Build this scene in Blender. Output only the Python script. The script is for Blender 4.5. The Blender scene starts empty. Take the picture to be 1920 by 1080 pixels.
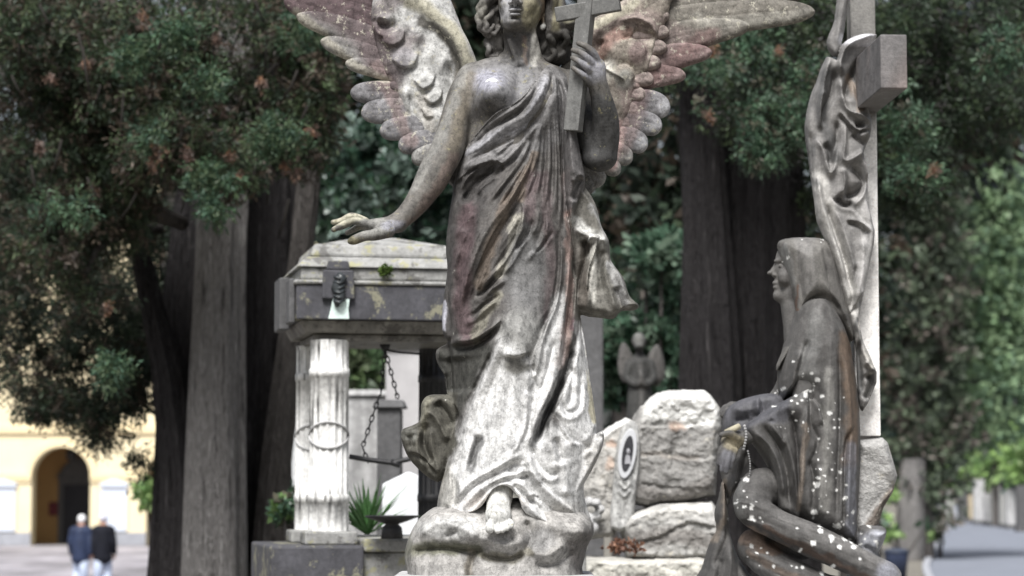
import bpy, math, random
import numpy as np
from mathutils import Vector, Matrix
R = math.radians
random.seed(5)
RNG = np.random.default_rng(11)
SC = bpy.context.scene
COL = SC.collection

# ------------------------------------------------------------------ camera
FPX = 4533.0                      # focal length in photo pixels (85 mm on 36 mm film, 1920 wide)
CAMZ = 2.2
PITCH = math.atan(380.0 / FPX)
cam = bpy.data.cameras.new('camera'); camo = bpy.data.objects.new('camera', cam); COL.objects.link(camo)
cam.lens = 85.0; cam.sensor_width = 36.0; cam.clip_start = 0.1; cam.clip_end = 2000.0
camo.location = (0, 0, CAMZ); camo.rotation_euler = (R(90) + PITCH, 0, 0)
cam.dof.use_dof = True; cam.dof.focus_distance = 7.55; cam.dof.aperture_fstop = 4.0
SC.camera = camo

# ------------------------------------------------------------------ sky, sun, exposure
SUN_EL, SUN_AZ = R(55), R(-166)   # azimuth measured from +Y clockwise: behind the camera, to the left
w = bpy.data.worlds.new('World'); SC.world = w; w.use_nodes = True
nt = w.node_tree; bg = nt.nodes['Background']
sky = nt.nodes.new('ShaderNodeTexSky'); sky.sky_type = 'NISHITA'; sky.sun_disc = False
sky.sun_elevation = SUN_EL; sky.sun_rotation = SUN_AZ; sky.dust_density = 4.0; sky.air_density = 1.0
hs = nt.nodes.new('ShaderNodeHueSaturation'); hs.inputs['Saturation'].default_value = 0.45
nt.links.new(sky.outputs[0], hs.inputs['Color']); nt.links.new(hs.outputs[0], bg.inputs[0])
bg.inputs[1].default_value = 0.065
sl = bpy.data.lights.new('sun', 'SUN'); sun = bpy.data.objects.new('sun', sl); COL.objects.link(sun)
sl.energy = 3.0; sl.angle = R(24); sl.color = (1.0, 0.985, 0.965)
sdir = Vector((math.sin(SUN_AZ) * math.cos(SUN_EL), math.cos(SUN_AZ) * math.cos(SUN_EL), math.sin(SUN_EL)))
sun.rotation_euler = sdir.to_track_quat('Z', 'Y').to_euler()
SC.view_settings.view_transform = 'Standard'; SC.view_settings.look = 'None'
SC.view_settings.exposure = 1.0; SC.view_settings.gamma = 1.0
SC.cycles.max_bounces = 6; SC.cycles.transparent_max_bounces = 4
SC.cycles.use_denoising = True

# ------------------------------------------------------------------ helpers
def P(px, py, Y):
    """point at depth Y seen at photo pixel (px, py)"""
    u = (px - 960.0) / FPX; v = (540.0 - py) / FPX
    c, s = math.cos(PITCH), math.sin(PITCH)
    dy = c - v * s; dz = s + v * c
    return Vector((u / dy * Y, Y, CAMZ + dz / dy * Y))
def S(Y): return Y / FPX / math.cos(PITCH)

def link(o, parent=None):
    COL.objects.link(o)
    if parent is not None: o.parent = parent
    return o
def tag(o, label=None, cat=None, group=None, kind=None):
    for k, v in (('label', label), ('category', cat), ('group', group), ('kind', kind)):
        if v: o[k] = v
    return o
def thing(name, loc, label, cat, group=None):
    o = bpy.data.objects.new(name, None); o.location = loc; o.empty_display_size = 0.2
    COL.objects.link(o); return tag(o, label, cat, group)

def np_mesh(name, verts, faces, mat, parent=None, tone=None, smooth=True, loc=None, ftone=None):
    """verts (n,3) world coordinates, faces (m,k); stored relative to the parent's location"""
    verts = np.asarray(verts, np.float32).copy(); faces = np.asarray(faces, np.int32)
    org = Vector((0, 0, 0))
    if parent is not None:
        q = parent
        while q is not None: org += q.location; q = q.parent
    elif loc is not None: org = Vector(loc)
    verts -= np.array(org, np.float32)
    me = bpy.data.meshes.new(name)
    k = faces.shape[1]
    me.vertices.add(len(verts)); me.vertices.foreach_set('co', verts.ravel())
    me.loops.add(faces.size); me.loops.foreach_set('vertex_index', faces.ravel())
    me.polygons.add(len(faces)); me.polygons.foreach_set('loop_start', np.arange(0, faces.size, k, dtype=np.int32))
    if smooth: me.polygons.foreach_set('use_smooth', np.ones(len(faces), bool))
    me.update(calc_edges=True)
    if tone is not None:
        t = np.ones((len(verts), 4), np.float32); t[:, :3] = tone
        a = me.color_attributes.new('tone', 'FLOAT_COLOR', 'POINT'); a.data.foreach_set('color', t.ravel())
    me.materials.append(mat)
    o = bpy.data.objects.new(name, me)
    if parent is None and loc is not None: o.location = loc
    return link(o, parent)

class MB:
    """collects boxes, prisms, tubes, lathes into one mesh (world coordinates)"""
    def __init__(s): s.v = []; s.f = []; s.M = Matrix.Identity(4)
    def _add(s, vs, fs):
        n = len(s.v); s.v += [tuple(s.M @ Vector(v)) for v in vs]; s.f += [tuple(i + n for i in f) for f in fs]; return s
    def box(s, x0, x1, y0, y1, z0, z1, tx=0.0, ty=0.0):
        """tx, ty: how much the top shrinks on every side"""
        vs = [(x0, y0, z0), (x1, y0, z0), (x1, y1, z0), (x0, y1, z0),
              (x0 + tx, y0 + ty, z1), (x1 - tx, y0 + ty, z1), (x1 - tx, y1 - ty, z1), (x0 + tx, y1 - ty, z1)]
        return s._add(vs, [(3, 2, 1, 0), (4, 5, 6, 7), (0, 1, 5, 4), (1, 2, 6, 5), (2, 3, 7, 6), (3, 0, 4, 7)])
    def tube(s, pts, rad, n=10, cap=True):
        pts = [Vector(p) for p in pts]; m = len(pts)
        rad = rad if hasattr(rad, '__len__') else [rad] * m
        vs = []; fs = []; prev = None
        for i, p in enumerate(pts):
            d = (pts[min(i + 1, m - 1)] - pts[max(i - 1, 0)]).normalized()
            if prev is None: a = d.orthogonal().normalized()
            else: a = (prev - d * prev.dot(d)).normalized()
            prev = a; b = d.cross(a)
            for j in range(n):
                t = 2 * math.pi * j / n
                vs.append(p + (a * math.cos(t) + b * math.sin(t)) * rad[i])
        for i in range(m - 1):
            for j in range(n):
                fs.append((i * n + j, i * n + (j + 1) % n, (i + 1) * n + (j + 1) % n, (i + 1) * n + j))
        if cap: fs += [tuple(range(n - 1, -1, -1)), tuple(range((m - 1) * n, m * n))]
        return s._add(vs, fs)
    def lathe(s, prof, n=32, c=(0, 0)):
        """prof: (radius, z)"""
        vs = [(c[0] + r * math.cos(2 * math.pi * j / n), c[1] + r * math.sin(2 * math.pi * j / n), z) for r, z in prof for j in range(n)]
        m = len(prof)
        fs = [(i * n + j, i * n + (j + 1) % n, (i + 1) * n + (j + 1) % n, (i + 1) * n + j) for i in range(m - 1) for j in range(n)]
        fs += [tuple(range(n - 1, -1, -1)), tuple(range((m - 1) * n, m * n))]
        return s._add(vs, fs)
    def prism(s, poly, y0, y1):
        """poly: (x, z) outline extruded along y"""
        n = len(poly); vs = [(x, y0, z) for x, z in poly] + [(x, y1, z) for x, z in poly]
        fs = [tuple(range(n)), tuple(range(2 * n - 1, n - 1, -1))] + [(i, n + i, n + (i + 1) % n, (i + 1) % n) for i in range(n)]
        return s._add(vs, fs)
    def build(s, name, mat, parent=None, bevel=0.0, smooth=False, loc=None):
        org = Vector((0, 0, 0))
        if parent is not None:
            q = parent
            while q is not None: org += q.location; q = q.parent
        elif loc is not None: org = Vector(loc)
        me = bpy.data.meshes.new(name)
        me.from_pydata([tuple(Vector(v) - org) for v in s.v], [], s.f); me.update()
        if smooth:
            for p in me.polygons: p.use_smooth = True
        me.materials.append(mat)
        o = bpy.data.objects.new(name, me)
        if parent is None and loc is not None: o.location = loc
        link(o, parent)
        if bevel:
            b = o.modifiers.new('bevel', 'BEVEL'); b.width = bevel; b.segments = 2; b.limit_method = 'ANGLE'; b.angle_limit = R(40)
        return o

# ---- value noise on numpy arrays
_T = RNG.random((32, 32, 32)).astype(np.float32)
def vnoise(p, scale, octs=3):
    p = np.asarray(p, np.float32) * scale; out = 0; amp = 1.0; tot = 0
    for _ in range(octs):
        i = np.floor(p).astype(np.int64); f = p - i; f = f * f * (3 - 2 * f); i &= 31; j = (i + 1) & 31
        x0, y0, z0 = i[:, 0], i[:, 1], i[:, 2]; x1, y1, z1 = j[:, 0], j[:, 1], j[:, 2]
        fx, fy, fz = f[:, 0], f[:, 1], f[:, 2]
        a = _T[x0, y0, z0] * (1 - fx) + _T[x1, y0, z0] * fx; b = _T[x0, y1, z0] * (1 - fx) + _T[x1, y1, z0] * fx
        c = _T[x0, y0, z1] * (1 - fx) + _T[x1, y0, z1] * fx; d = _T[x0, y1, z1] * (1 - fx) + _T[x1, y1, z1] * fx
        v = (a * (1 - fy) + b * fy) * (1 - fz) + (c * (1 - fy) + d * fy) * fz
        out = out + amp * (v * 2 - 1); tot += amp; amp *= 0.5; p = p * 2.03 + 7.1
    return out / tot

# ---- smooth polylines
def crv(pts, n=8):
    p = np.asarray(pts, float)
    if len(p) < 3: 
        t = np.linspace(0, 1, n)[:, None]; return p[0] + (p[-1] - p[0]) * t
    q = np.vstack([2 * p[0] - p[1], p, 2 * p[-1] - p[-2]]); out = []
    for i in range(1, len(q) - 2):
        for t in np.linspace(0, 1, n, endpoint=False):
            out.append(0.5 * (2 * q[i] + (q[i + 1] - q[i - 1]) * t + (2 * q[i - 1] - 5 * q[i] + 4 * q[i + 1] - q[i + 2]) * t ** 2
                              + (3 * q[i] - q[i - 1] - 3 * q[i + 1] + q[i + 2]) * t ** 3))
    out.append(p[-1]); return np.array(out)
def closed(pts, n=4):
    p = [tuple(a) for a in pts]; m = len(p)
    c = crv(p[-2:] + p + p[:2], n); return c[2 * n:(m + 2) * n]

def polydist(X, Z, pl):
    """distance, signed offset (right of travel positive), arc fraction from grid points to an open polyline"""
    best = np.full(X.shape, 1e9, np.float32); sg = np.zeros_like(best); fr = np.zeros_like(best)
    seg = np.diff(pl, axis=0); L = np.hypot(seg[:, 0], seg[:, 1]) + 1e-9; cum = np.concatenate([[0], np.cumsum(L)])
    for i in range(len(seg)):
        ux, uz = seg[i] / L[i]; dx = X - pl[i, 0]; dz = Z - pl[i, 1]
        t = np.clip(dx * ux + dz * uz, 0, L[i]); ex = dx - t * ux; ez = dz - t * uz; d = ex * ex + ez * ez
        m = d < best
        best = np.where(m, d, best); sg = np.where(m, ex * -uz + ez * ux, sg); fr = np.where(m, (cum[i] + t) / cum[-1], fr)
    return np.sqrt(best), sg, fr
def polysd(X, Z, poly):
    """signed distance to a closed polygon, positive inside"""
    pl = np.vstack([poly, poly[:1]]); d, _, _ = polydist(X, Z, pl)
    ins = np.zeros(X.shape, bool)
    for (x0, z0), (x1, z1) in zip(pl[:-1], pl[1:]):
        c = ((z0 > Z) != (z1 > Z)) & (X < (x1 - x0) * (Z - z0) / (z1 - z0 + 1e-12) + x0); ins ^= c
    return np.where(ins, d, -d)
def sstep(a, b, x):
    t = np.clip((x - a) / (b - a), 0, 1); return t * t * (3 - 2 * t)

def apply_strokes(H, X, Z, strokes):
    """sculpt a height field with strokes: (kind, pts, width, amount)"""
    x0, z0 = X[0, 0], Z[0, 0]; rs = X[1, 0] - X[0, 0]
    for st in strokes:
        kind, pts, wd, am = st[:4]
        if kind == 'b':          # bump: pts = (cx, cz, angle)
            cx, cz, an = pts; rx, rz = wd; c, s = math.cos(an), math.sin(an)
            dx = X - cx; dz = Z - cz; a = (dx * c + dz * s) / rx; b = (-dx * s + dz * c) / rz
            H += am * np.exp(-(a * a + b * b)); continue
        pl = crv(pts, 6); mg = wd * 3.5 + 3
        i0 = int(max((pl[:, 0].min() - mg - x0) / rs, 0)); i1 = int(max((pl[:, 0].max() + mg - x0) / rs, 0)) + 1
        j0 = int(max((pl[:, 1].min() - mg - z0) / rs, 0)); j1 = int(max((pl[:, 1].max() + mg - z0) / rs, 0)) + 1
        sx = X[i0:i1, j0:j1]; sz = Z[i0:i1, j0:j1]
        if sx.size == 0: continue
        d, t, fr = polydist(sx, sz, pl)
        tp = sstep(0, 0.18, fr + 0.02) * sstep(0, 0.18, 1.02 - fr)
        if kind == 'r': h = am * np.exp(-(d / wd) ** 1.3)
        elif kind == 'v': h = -am * np.exp(-(d / wd) ** 1.3)
        elif kind == 's':        # cloth edge: high on the right of travel, undercut on the left
            onr = np.abs(t) >= d * 0.6
            h = np.where(t > 0, am * np.exp(-d / wd) * sstep(-1.5, 2.5, t), -0.55 * am * np.exp(-d / (wd * 0.45))) * onr
        H[i0:i1, j0:j1] += h * tp
    return H

def blur2(a, n):
    for ax in (0, 1):
        for _ in range(2):
            p = np.pad(a, [(n, n) if i == ax else (0, 0) for i in (0, 1)], mode='edge'); c = np.cumsum(p, ax, dtype=np.float64); c = np.concatenate([np.zeros_like(np.take(c, [0], ax)), c], ax)
            L = 2 * n + 1; m = a.shape[ax]; a = ((np.take(c, np.arange(L, L + m), ax) - np.take(c, np.arange(0, m), ax)) / L).astype(np.float32)
    return a
class Vol:
    """signed distance volume in photo pixels (x right, d towards the viewer, y down) at the plane of depth Y"""
    def __init__(s, x0, x1, d0, d1, y0, y1, res=2.0):
        s.r = res; s.o = np.array([x0, d0, y0], np.float32)
        s.n = [int((b - a) / res) + 2 for a, b in ((x0, x1), (d0, d1), (y0, y1))]
        s.d = np.full(s.n, 50.0, np.float32)
    def sub(s, lo, hi):
        a = [max(int((lo[i] - s.o[i]) / s.r), 0) for i in range(3)]
        b = [min(int((hi[i] - s.o[i]) / s.r) + 2, s.n[i]) for i in range(3)]
        sl = tuple(slice(a[i], max(b[i], a[i])) for i in range(3))
        ax = [(np.arange(a[i], max(b[i], a[i]), dtype=np.float32) * s.r + s.o[i]) for i in range(3)]
        return sl, ax[0][:, None, None], ax[1][None, :, None], ax[2][None, None, :]
    def put(s, sl, f, k):
        c = s.d[sl]
        if k > 0:
            h = np.maximum(k - np.abs(c - f), 0) / k; s.d[sl] = np.minimum(c, f) - h * h * k * 0.25
        else: s.d[sl] = np.minimum(c, f)
    def cut(s, sl, f, k):
        c = s.d[sl]; g = -f
        h = np.maximum(k - np.abs(c - g), 0) / max(k, 1e-6); s.d[sl] = np.maximum(c, g) + h * h * k * 0.25
    def cone(s, a, b, ra, rb, k=4, cut=False):
        a = np.array(a, float); b = np.array(b, float); rm = max(ra, rb); m = rm + k + 3 * s.r
        sl, X, D, Y = s.sub(np.minimum(a, b) - m, np.maximum(a, b) + m)
        v = b - a; L2 = v @ v + 1e-9
        t = np.clip(((X - a[0]) * v[0] + (D - a[1]) * v[1] + (Y - a[2]) * v[2]) / L2, 0, 1)
        f = np.sqrt((X - a[0] - t * v[0]) ** 2 + (D - a[1] - t * v[1]) ** 2 + (Y - a[2] - t * v[2]) ** 2) - (ra + (rb - ra) * t)
        (s.cut if cut else s.put)(sl, f.astype(np.float32), k)
    def chain(s, pts, rad, k=4):
        p = np.asarray(pts, float); rd = np.asarray(rad if hasattr(rad, '__len__') else [rad] * len(p), float)
        if len(p) > 2: q = crv(np.column_stack([p, rd]), 5); p, rd = q[:, :3], np.maximum(q[:, 3], 0.3)
        m = rd.max() + k + 3 * s.r; sl, X, D, Y = s.sub(p.min(0) - m, p.max(0) + m); best = None
        for i in range(len(p) - 1):
            a, v = p[i], p[i + 1] - p[i]; L2 = v @ v + 1e-9
            t = np.clip(((X - a[0]) * v[0] + (D - a[1]) * v[1] + (Y - a[2]) * v[2]) / L2, 0, 1)
            f = np.sqrt((X - a[0] - t * v[0]) ** 2 + (D - a[1] - t * v[1]) ** 2 + (Y - a[2] - t * v[2]) ** 2) - (rd[i] + (rd[i + 1] - rd[i]) * t)
            best = f if best is None else np.minimum(best, f)
        s.put(sl, best.astype(np.float32), k)
    def ell(s, c, r, k=4, rot=None, cut=False):
        c = np.array(c, float); m = max(r) + k + 3 * s.r
        sl, X, D, Y = s.sub(c - m, c + m)
        x, d, y = X - c[0], D - c[1], Y - c[2]
        if rot is not None:
            x, d, y = [rot[i][0] * x + rot[i][1] * d + rot[i][2] * y for i in range(3)]
        q = np.sqrt((x / r[0]) ** 2 + (d / r[1]) ** 2 + (y / r[2]) ** 2)
        g = np.sqrt((x / r[0] ** 2) ** 2 + (d / r[1] ** 2) ** 2 + (y / r[2] ** 2) ** 2) + 1e-6
        f = q * (q - 1) / g
        (s.cut if cut else s.put)(sl, f.astype(np.float32), k)
    def relief(s, outline, T, Rr, back=None, d0=0.0, strokes=(), k=3, base=None, rough=None, edge=0.0, tilt=(0, 0), sharp=0.0):
        """solid with a traced outline: edge-rounded over Rr, front height T, sculpted by strokes. base: own height function"""
        o = np.asarray(outline, float); m = 3 * s.r
        lo = [o[:, 0].min() - m, -1e4, o[:, 1].min() - m]; hi = [o[:, 0].max() + m, 1e4, o[:, 1].max() + m]
        sl, X, D, Y = s.sub(lo, hi)
        X2, Z2 = np.broadcast_arrays(X[:, 0, :], Y[:, 0, :]); X2 = X2.astype(np.float32).copy(); Z2 = Z2.astype(np.float32).copy()
        if X2.size == 0: return
        sd = polysd(X2, Z2, o)
        q = np.clip(sd / Rr, 0, 1); prof = np.sqrt(np.clip(1 - (1 - q) ** 2, 0, 1))
        off = d0 + tilt[0] * (X2 - o[:, 0].mean()) + tilt[1] * (Z2 - o[:, 1].mean())
        H = (T * prof if base is None else base(X2, Z2).astype(np.float32)) + 0.0
        if back is None: back = T
        B = off - (back * prof if np.isscalar(back) else back(X2, Z2))
        St = np.zeros_like(H); apply_strokes(St, X2, Z2, strokes)
        St = 0.45 * St + 0.55 * blur2(St, 1)
        if sharp: St = St + sharp * (St - blur2(St, int(7 / s.r)))
        if rough is not None: St += rough[1] * vnoise(np.stack([X2.ravel(), Z2.ravel(), np.full(X2.size, rough[2] if len(rough) > 2 else 3.3)], 1), 1.0 / rough[0], 4).reshape(H.shape)
        H = off + H + St * np.clip(sd / max(edge, 1.0) + 0.15, 0, 1) * (1.0 if base is not None else np.clip(prof * 1.6, 0, 1))
        gx, gz = np.gradient(H, s.r); gr = np.sqrt(1 + np.minimum(gx * gx + gz * gz, 8.0))
        f = np.maximum((D - H[:, None, :]) / gr[:, None, :], B[:, None, :] - D); f = np.maximum(f, -sd[:, None, :])
        s.put(sl, f.astype(np.float32), k)
    def mesh(s):
        d = s.d; s_ = d < 0
        n = d.shape
        def c(a, b, e): return s_[a:n[0] - 1 + a, b:n[1] - 1 + b, e:n[2] - 1 + e]
        cnt = sum(c(a, b, e).astype(np.int8) for a in (0, 1) for b in (0, 1) for e in (0, 1))
        act = (cnt > 0) & (cnt < 8); idx = np.full(act.shape, -1, np.int32)
        ii = np.argwhere(act); idx[act] = np.arange(len(ii), dtype=np.int32)
        val = {}
        for a in (0, 1):
            for b in (0, 1):
                for e in (0, 1): val[(a, b, e)] = d[ii[:, 0] + a, ii[:, 1] + b, ii[:, 2] + e]
        acc = np.zeros((len(ii), 3), np.float32); num = np.zeros(len(ii), np.float32)
        for u in val:
            for ax in range(3):
                if u[ax] == 0:
                    w_ = list(u); w_[ax] = 1; va, vb = val[u], val[tuple(w_)]
                    m = (va < 0) != (vb < 0); t = np.where(m, va / (va - vb + 1e-12), 0)
                    p = np.array(u, np.float32)[None, :] * np.ones((len(ii), 1), np.float32); p[:, ax] = t
                    acc += p * m[:, None]; num += m
        v = (ii + acc / num[:, None]) * s.r + s.o
        fs = []
        for ax in range(3):
            b, e = (ax + 1) % 3, (ax + 2) % 3
            hi = [slice(0, n[i] - 1) if i == ax else slice(1, n[i] - 1) for i in range(3)]
            hi2 = [slice(1, n[i]) if i == ax else slice(1, n[i] - 1) for i in range(3)]
            A, B = s_[tuple(hi)], s_[tuple(hi2)]
            for flip in (0, 1):
                q = np.argwhere((A & ~B) if not flip else (~A & B))
                if not len(q): continue
                off = np.ones(3, int); off[ax] = 0; q = q + off
                def g(db, de):
                    w_ = q.copy(); w_[:, b] -= db; w_[:, e] -= de; return idx[w_[:, 0], w_[:, 1], w_[:, 2]]
                quad = np.stack([g(1, 1), g(0, 1), g(0, 0), g(1, 0)], 1)
                fs.append(quad[:, ::-1] if flip else quad)
        return v, np.vstack(fs)

def to_world(v, Y):
    """volume pixels -> world, parallel projection on the plane of depth Y"""
    o = P(960, 540, Y); s = S(Y); ex = P(961, 540, Y) - o; ez = P(960, 539, Y) - o
    w_ = np.empty_like(v); w_[:, 0] = o.x + (v[:, 0] - 960) * ex.x
    w_[:, 1] = Y - v[:, 1] * s; w_[:, 2] = o.z + (540 - v[:, 2]) * ez.z
    return w_

def paint(v, base, items):
    """vertex colours (pixel coordinates): weathering plus some painted shade and highlights, as blobs, lines and polygons"""
    c = np.tile(np.array(base, np.float32), (len(v), 1)); X = v[:, 0].astype(np.float32); Z = v[:, 2].astype(np.float32)
    nz = vnoise(v, 1 / 22.0, 3); X = X + nz * 9; Z = Z + vnoise(v + 50, 1 / 22.0, 3) * 9
    for it in items:
        col = np.array(it[-2], np.float32); st = it[-1]
        if it[0] == 'blob':
            cx, cy, rx, ry = it[1]; m = 1 - sstep(0.55, 1.25, np.sqrt(((X - cx) / rx) ** 2 + ((Z - cy) / ry) ** 2))
        elif it[0] == 'line':
            pl = crv(it[1], 4); d, _, _ = polydist(X, Z, pl); m = 1 - sstep(0.4 * it[2], 1.3 * it[2], d)
        elif it[0] == 'poly':
            m = sstep(-it[2], it[2], polysd(X, Z, np.array(it[1], float)))
        m = (m * st)[:, None]; c = c * (1 - m) + col * m
    return c
def vmesh(name, vol, Y, mat, parent, base=(0.3, 0.3, 0.29), items=(), rough=None):
    v, f = vol.mesh()
    c = paint(v, base, items)
    if rough is not None: v = v + (vnoise(v, 1 / rough[0], 3) * rough[1])[:, None] * np.array([0.5, 1, 0.5], np.float32)
    return np_mesh(name, to_world(v, Y), f, mat, parent, tone=c)
# ------------------------------------------------------------------ materials
def new_mat(name, rough=0.7, spec=0.3):
    m = bpy.data.materials.new(name); m.use_nodes = True; t = m.node_tree
    b = t.nodes['Principled BSDF']; b.inputs['Roughness'].default_value = rough; b.inputs['Specular IOR Level'].default_value = spec
    return m, t, b
def nd(t, kind, **kw):
    n = t.nodes.new(kind)
    for k, v in kw.items():
        if k in n.inputs: n.inputs[k].default_value = v
        else: setattr(n, k, v)
    return n
def coords(t, scale=(1, 1, 1)):
    g = nd(t, 'ShaderNodeNewGeometry'); mp = nd(t, 'ShaderNodeMapping'); mp.inputs['Scale'].default_value = scale
    t.links.new(g.outputs['Position'], mp.inputs[0]); return mp.outputs[0]
def noise(t, co, scale, detail=4, rough=0.6):
    n = nd(t, 'ShaderNodeTexNoise', Scale=scale, Detail=detail, Roughness=rough); t.links.new(co, n.inputs['Vector']); return n.outputs['Fac']
def ramp(t, fac, stops):
    r = nd(t, 'ShaderNodeValToRGB'); e = r.color_ramp.elements
    while len(e) < len(stops): e.new(0.5)
    for i, (p, c) in enumerate(stops):
        e[i].position = p; e[i].color = (c, c, c, 1) if not hasattr(c, '__len__') else (*c, 1)
    t.links.new(fac, r.inputs[0]); return r.outputs[0]
def mix(t, a, b, fac, mode='MIX'):
    m = nd(t, 'ShaderNodeMix', data_type='RGBA', blend_type=mode)
    for sock, v in ((m.inputs[0], fac), (m.inputs[6], a), (m.inputs[7], b)):
        if hasattr(v, 'is_linked'): t.links.new(v, sock)
        elif hasattr(v, '__len__'): sock.default_value = (*v, 1)
        else: sock.default_value = v
    return m.outputs[2]
def bump(t, b, h, strength=0.3, dist=0.01):
    n = nd(t, 'ShaderNodeBump', Strength=strength, Distance=dist); t.links.new(h, n.inputs['Height']); t.links.new(n.outputs[0], b.inputs['Normal'])

def stone_mat(name, base=None, rough=0.6, spec=0.35, fine=170, lichen=(0.45, 0.45, 0.42), lich=0.64, streak=0.45, lscale=38, moss=None, bmp=0.22, spots=None, drips=None, speck=False):
    """weathered stone: colour from the 'tone' attribute (or base), grain, vertical rain streaks, lichen"""
    m, t, b = new_mat(name, rough, spec)
    if base is None:
        a = nd(t, 'ShaderNodeAttribute', attribute_name='tone'); c = a.outputs['Color']
    else: c = mix(t, base, tuple(x * 0.55 for x in base), noise(t, coords(t), 6.0, 5))
    co = coords(t); g1 = noise(t, co, fine, 3, 0.7); g2 = noise(t, co, fine * 0.22, 5, 0.65)
    c = mix(t, c, ramp(t, g1, [(0.3, 0.78), (0.7, 1.25)]), 0.8, 'MULTIPLY')
    c = mix(t, c, ramp(t, g2, [(0.3, 0.65), (0.66, 1.3)]), 0.8, 'MULTIPLY')
    if streak:
        sv = noise(t, coords(t, (1, 1, 0.09)), fine * 0.28, 4, 0.6)
        c = mix(t, c, ramp(t, sv, [(0.36, 0.6), (0.6, 1.22)]), streak, 'MULTIPLY')
    ln = noise(t, co, lscale, 6, 0.75)
    c = mix(t, c, lichen, ramp(t, ln, [(lich, 0.0), (lich + 0.05, 0.7)]))
    if moss:
        mn = noise(t, coords(t, (1, 1, 1.4)), moss[1], 6, 0.7); c = mix(t, c, moss[0], ramp(t, mn, [(moss[2], 0.0), (moss[2] + 0.08, 0.85)]))
    if speck:                     # dark and pale crusts a few millimetres to centimetres wide
        s1 = noise(t, co, 62, 5, 0.8); s2 = noise(t, coords(t, (1, 1, 0.6)), 23, 6, 0.75)
        c = mix(t, c, ramp(t, s1, [(0.36, 0.45), (0.5, 1.0), (0.62, 1.0), (0.72, 1.5)]), 0.8, 'MULTIPLY'); c = mix(t, c, ramp(t, s2, [(0.34, 0.5), (0.5, 1.0), (0.66, 1.25)]), 0.75, 'MULTIPLY')
    if drips:
        dn = noise(t, coords(t, (1, 1, 0.045)), drips[0], 4, 0.6); dm = noise(t, co, drips[0] * 0.1, 3); k = nd(t, 'ShaderNodeMath', operation='MULTIPLY')
        t.links.new(ramp(t, dn, [(drips[1], 0.0), (drips[1] + 0.08, 1.0)]), k.inputs[0]); t.links.new(ramp(t, dm, [(0.42, 0.15), (0.6, 1.0)]), k.inputs[1]); c = mix(t, c, (0.035, 0.034, 0.033), k.outputs[0])
    if spots:
        vo = nd(t, 'ShaderNodeTexVoronoi', Scale=spots[0]); t.links.new(co, vo.inputs['Vector'])
        sm = noise(t, co, spots[0] * 0.12, 2); k = nd(t, 'ShaderNodeMath', operation='MULTIPLY')
        t.links.new(ramp(t, vo.outputs['Distance'], [(0.2, 1.0), (0.3, 0.0)]), k.inputs[0]); t.links.new(ramp(t, sm, [(spots[1], 0.0), (spots[1] + 0.07, 1.0)]), k.inputs[1])
        c = mix(t, c, (0.7, 0.7, 0.68), k.outputs[0])
    t.links.new(c, b.inputs['Base Color'])
    r = ramp(t, g2, [(0.3, rough - 0.12), (0.7, min(rough + 0.2, 1.0))]); t.links.new(r, b.inputs['Roughness'])
    k = nd(t, 'ShaderNodeMath', operation='ADD'); t.links.new(g1, k.inputs[0]); t.links.new(g2, k.inputs[1])
    bump(t, b, k.outputs[0], bmp, 0.003 if fine > 100 else 0.012)
    return m
M_MARBLE = stone_mat('weathered_marble', rough=0.68, spec=0.25, lichen=(0.42, 0.42, 0.38), lich=0.66, speck=True)
M_WING = stone_mat('lichen_marble', rough=0.75, spec=0.2, lichen=(0.42, 0.4, 0.33), lich=0.57, streak=0.2, bmp=0.4, speck=True)
M_SKIN = stone_mat('polished_marble', rough=0.6, spec=0.3, lichen=(0.24, 0.22, 0.13), lich=0.6, streak=0.2, speck=True)
M_BRONZE = stone_mat('patinated_bronze', rough=0.6, spec=0.3, lichen=(0.5, 0.5, 0.48), lich=0.7, streak=0.5, fine=130)
M_BRONZE_SPOT = stone_mat('spotted_bronze', rough=0.42, spec=0.5, lichen=(0.6, 0.6, 0.58), lich=0.69, streak=0.4, fine=130, spots=(26, 0.56))
M_ROCK = stone_mat('rough_rock', rough=0.85, spec=0.2, fine=60, lichen=(0.5, 0.47, 0.4), lich=0.6, streak=0.15, lscale=14, bmp=0.8)
M_TOMBW = stone_mat('white_tomb_marble', base=(0.82, 0.82, 0.8), rough=0.6, fine=50, streak=0.35, lichen=(0.12, 0.12, 0.11), lich=0.63, lscale=12, drips=(34, 0.535))
M_TOMBG = stone_mat('grey_tomb_stone', base=(0.075, 0.075, 0.085), rough=0.7, fine=50, streak=0.3, lichen=(0.27, 0.26, 0.18), lich=0.535, lscale=6)
M_TOMBR = stone_mat('mossy_tomb_stone', base=(0.34, 0.34, 0.33), rough=0.8, fine=50, streak=0.2, lichen=(0.075, 0.072, 0.068), lich=0.53, lscale=8, moss=((0.3, 0.29, 0.17), 11, 0.54))
M_SLAB = stone_mat('grey_slab_stone', base=(0.11, 0.11, 0.113), rough=0.7, fine=40, streak=0.3, lich=0.7, lscale=6)
M_PALE = stone_mat('pale_stone', base=(0.5, 0.5, 0.5), rough=0.7, fine=40, streak=0.6, lichen=(0.16, 0.16, 0.15), lich=0.62, lscale=5)

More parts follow.
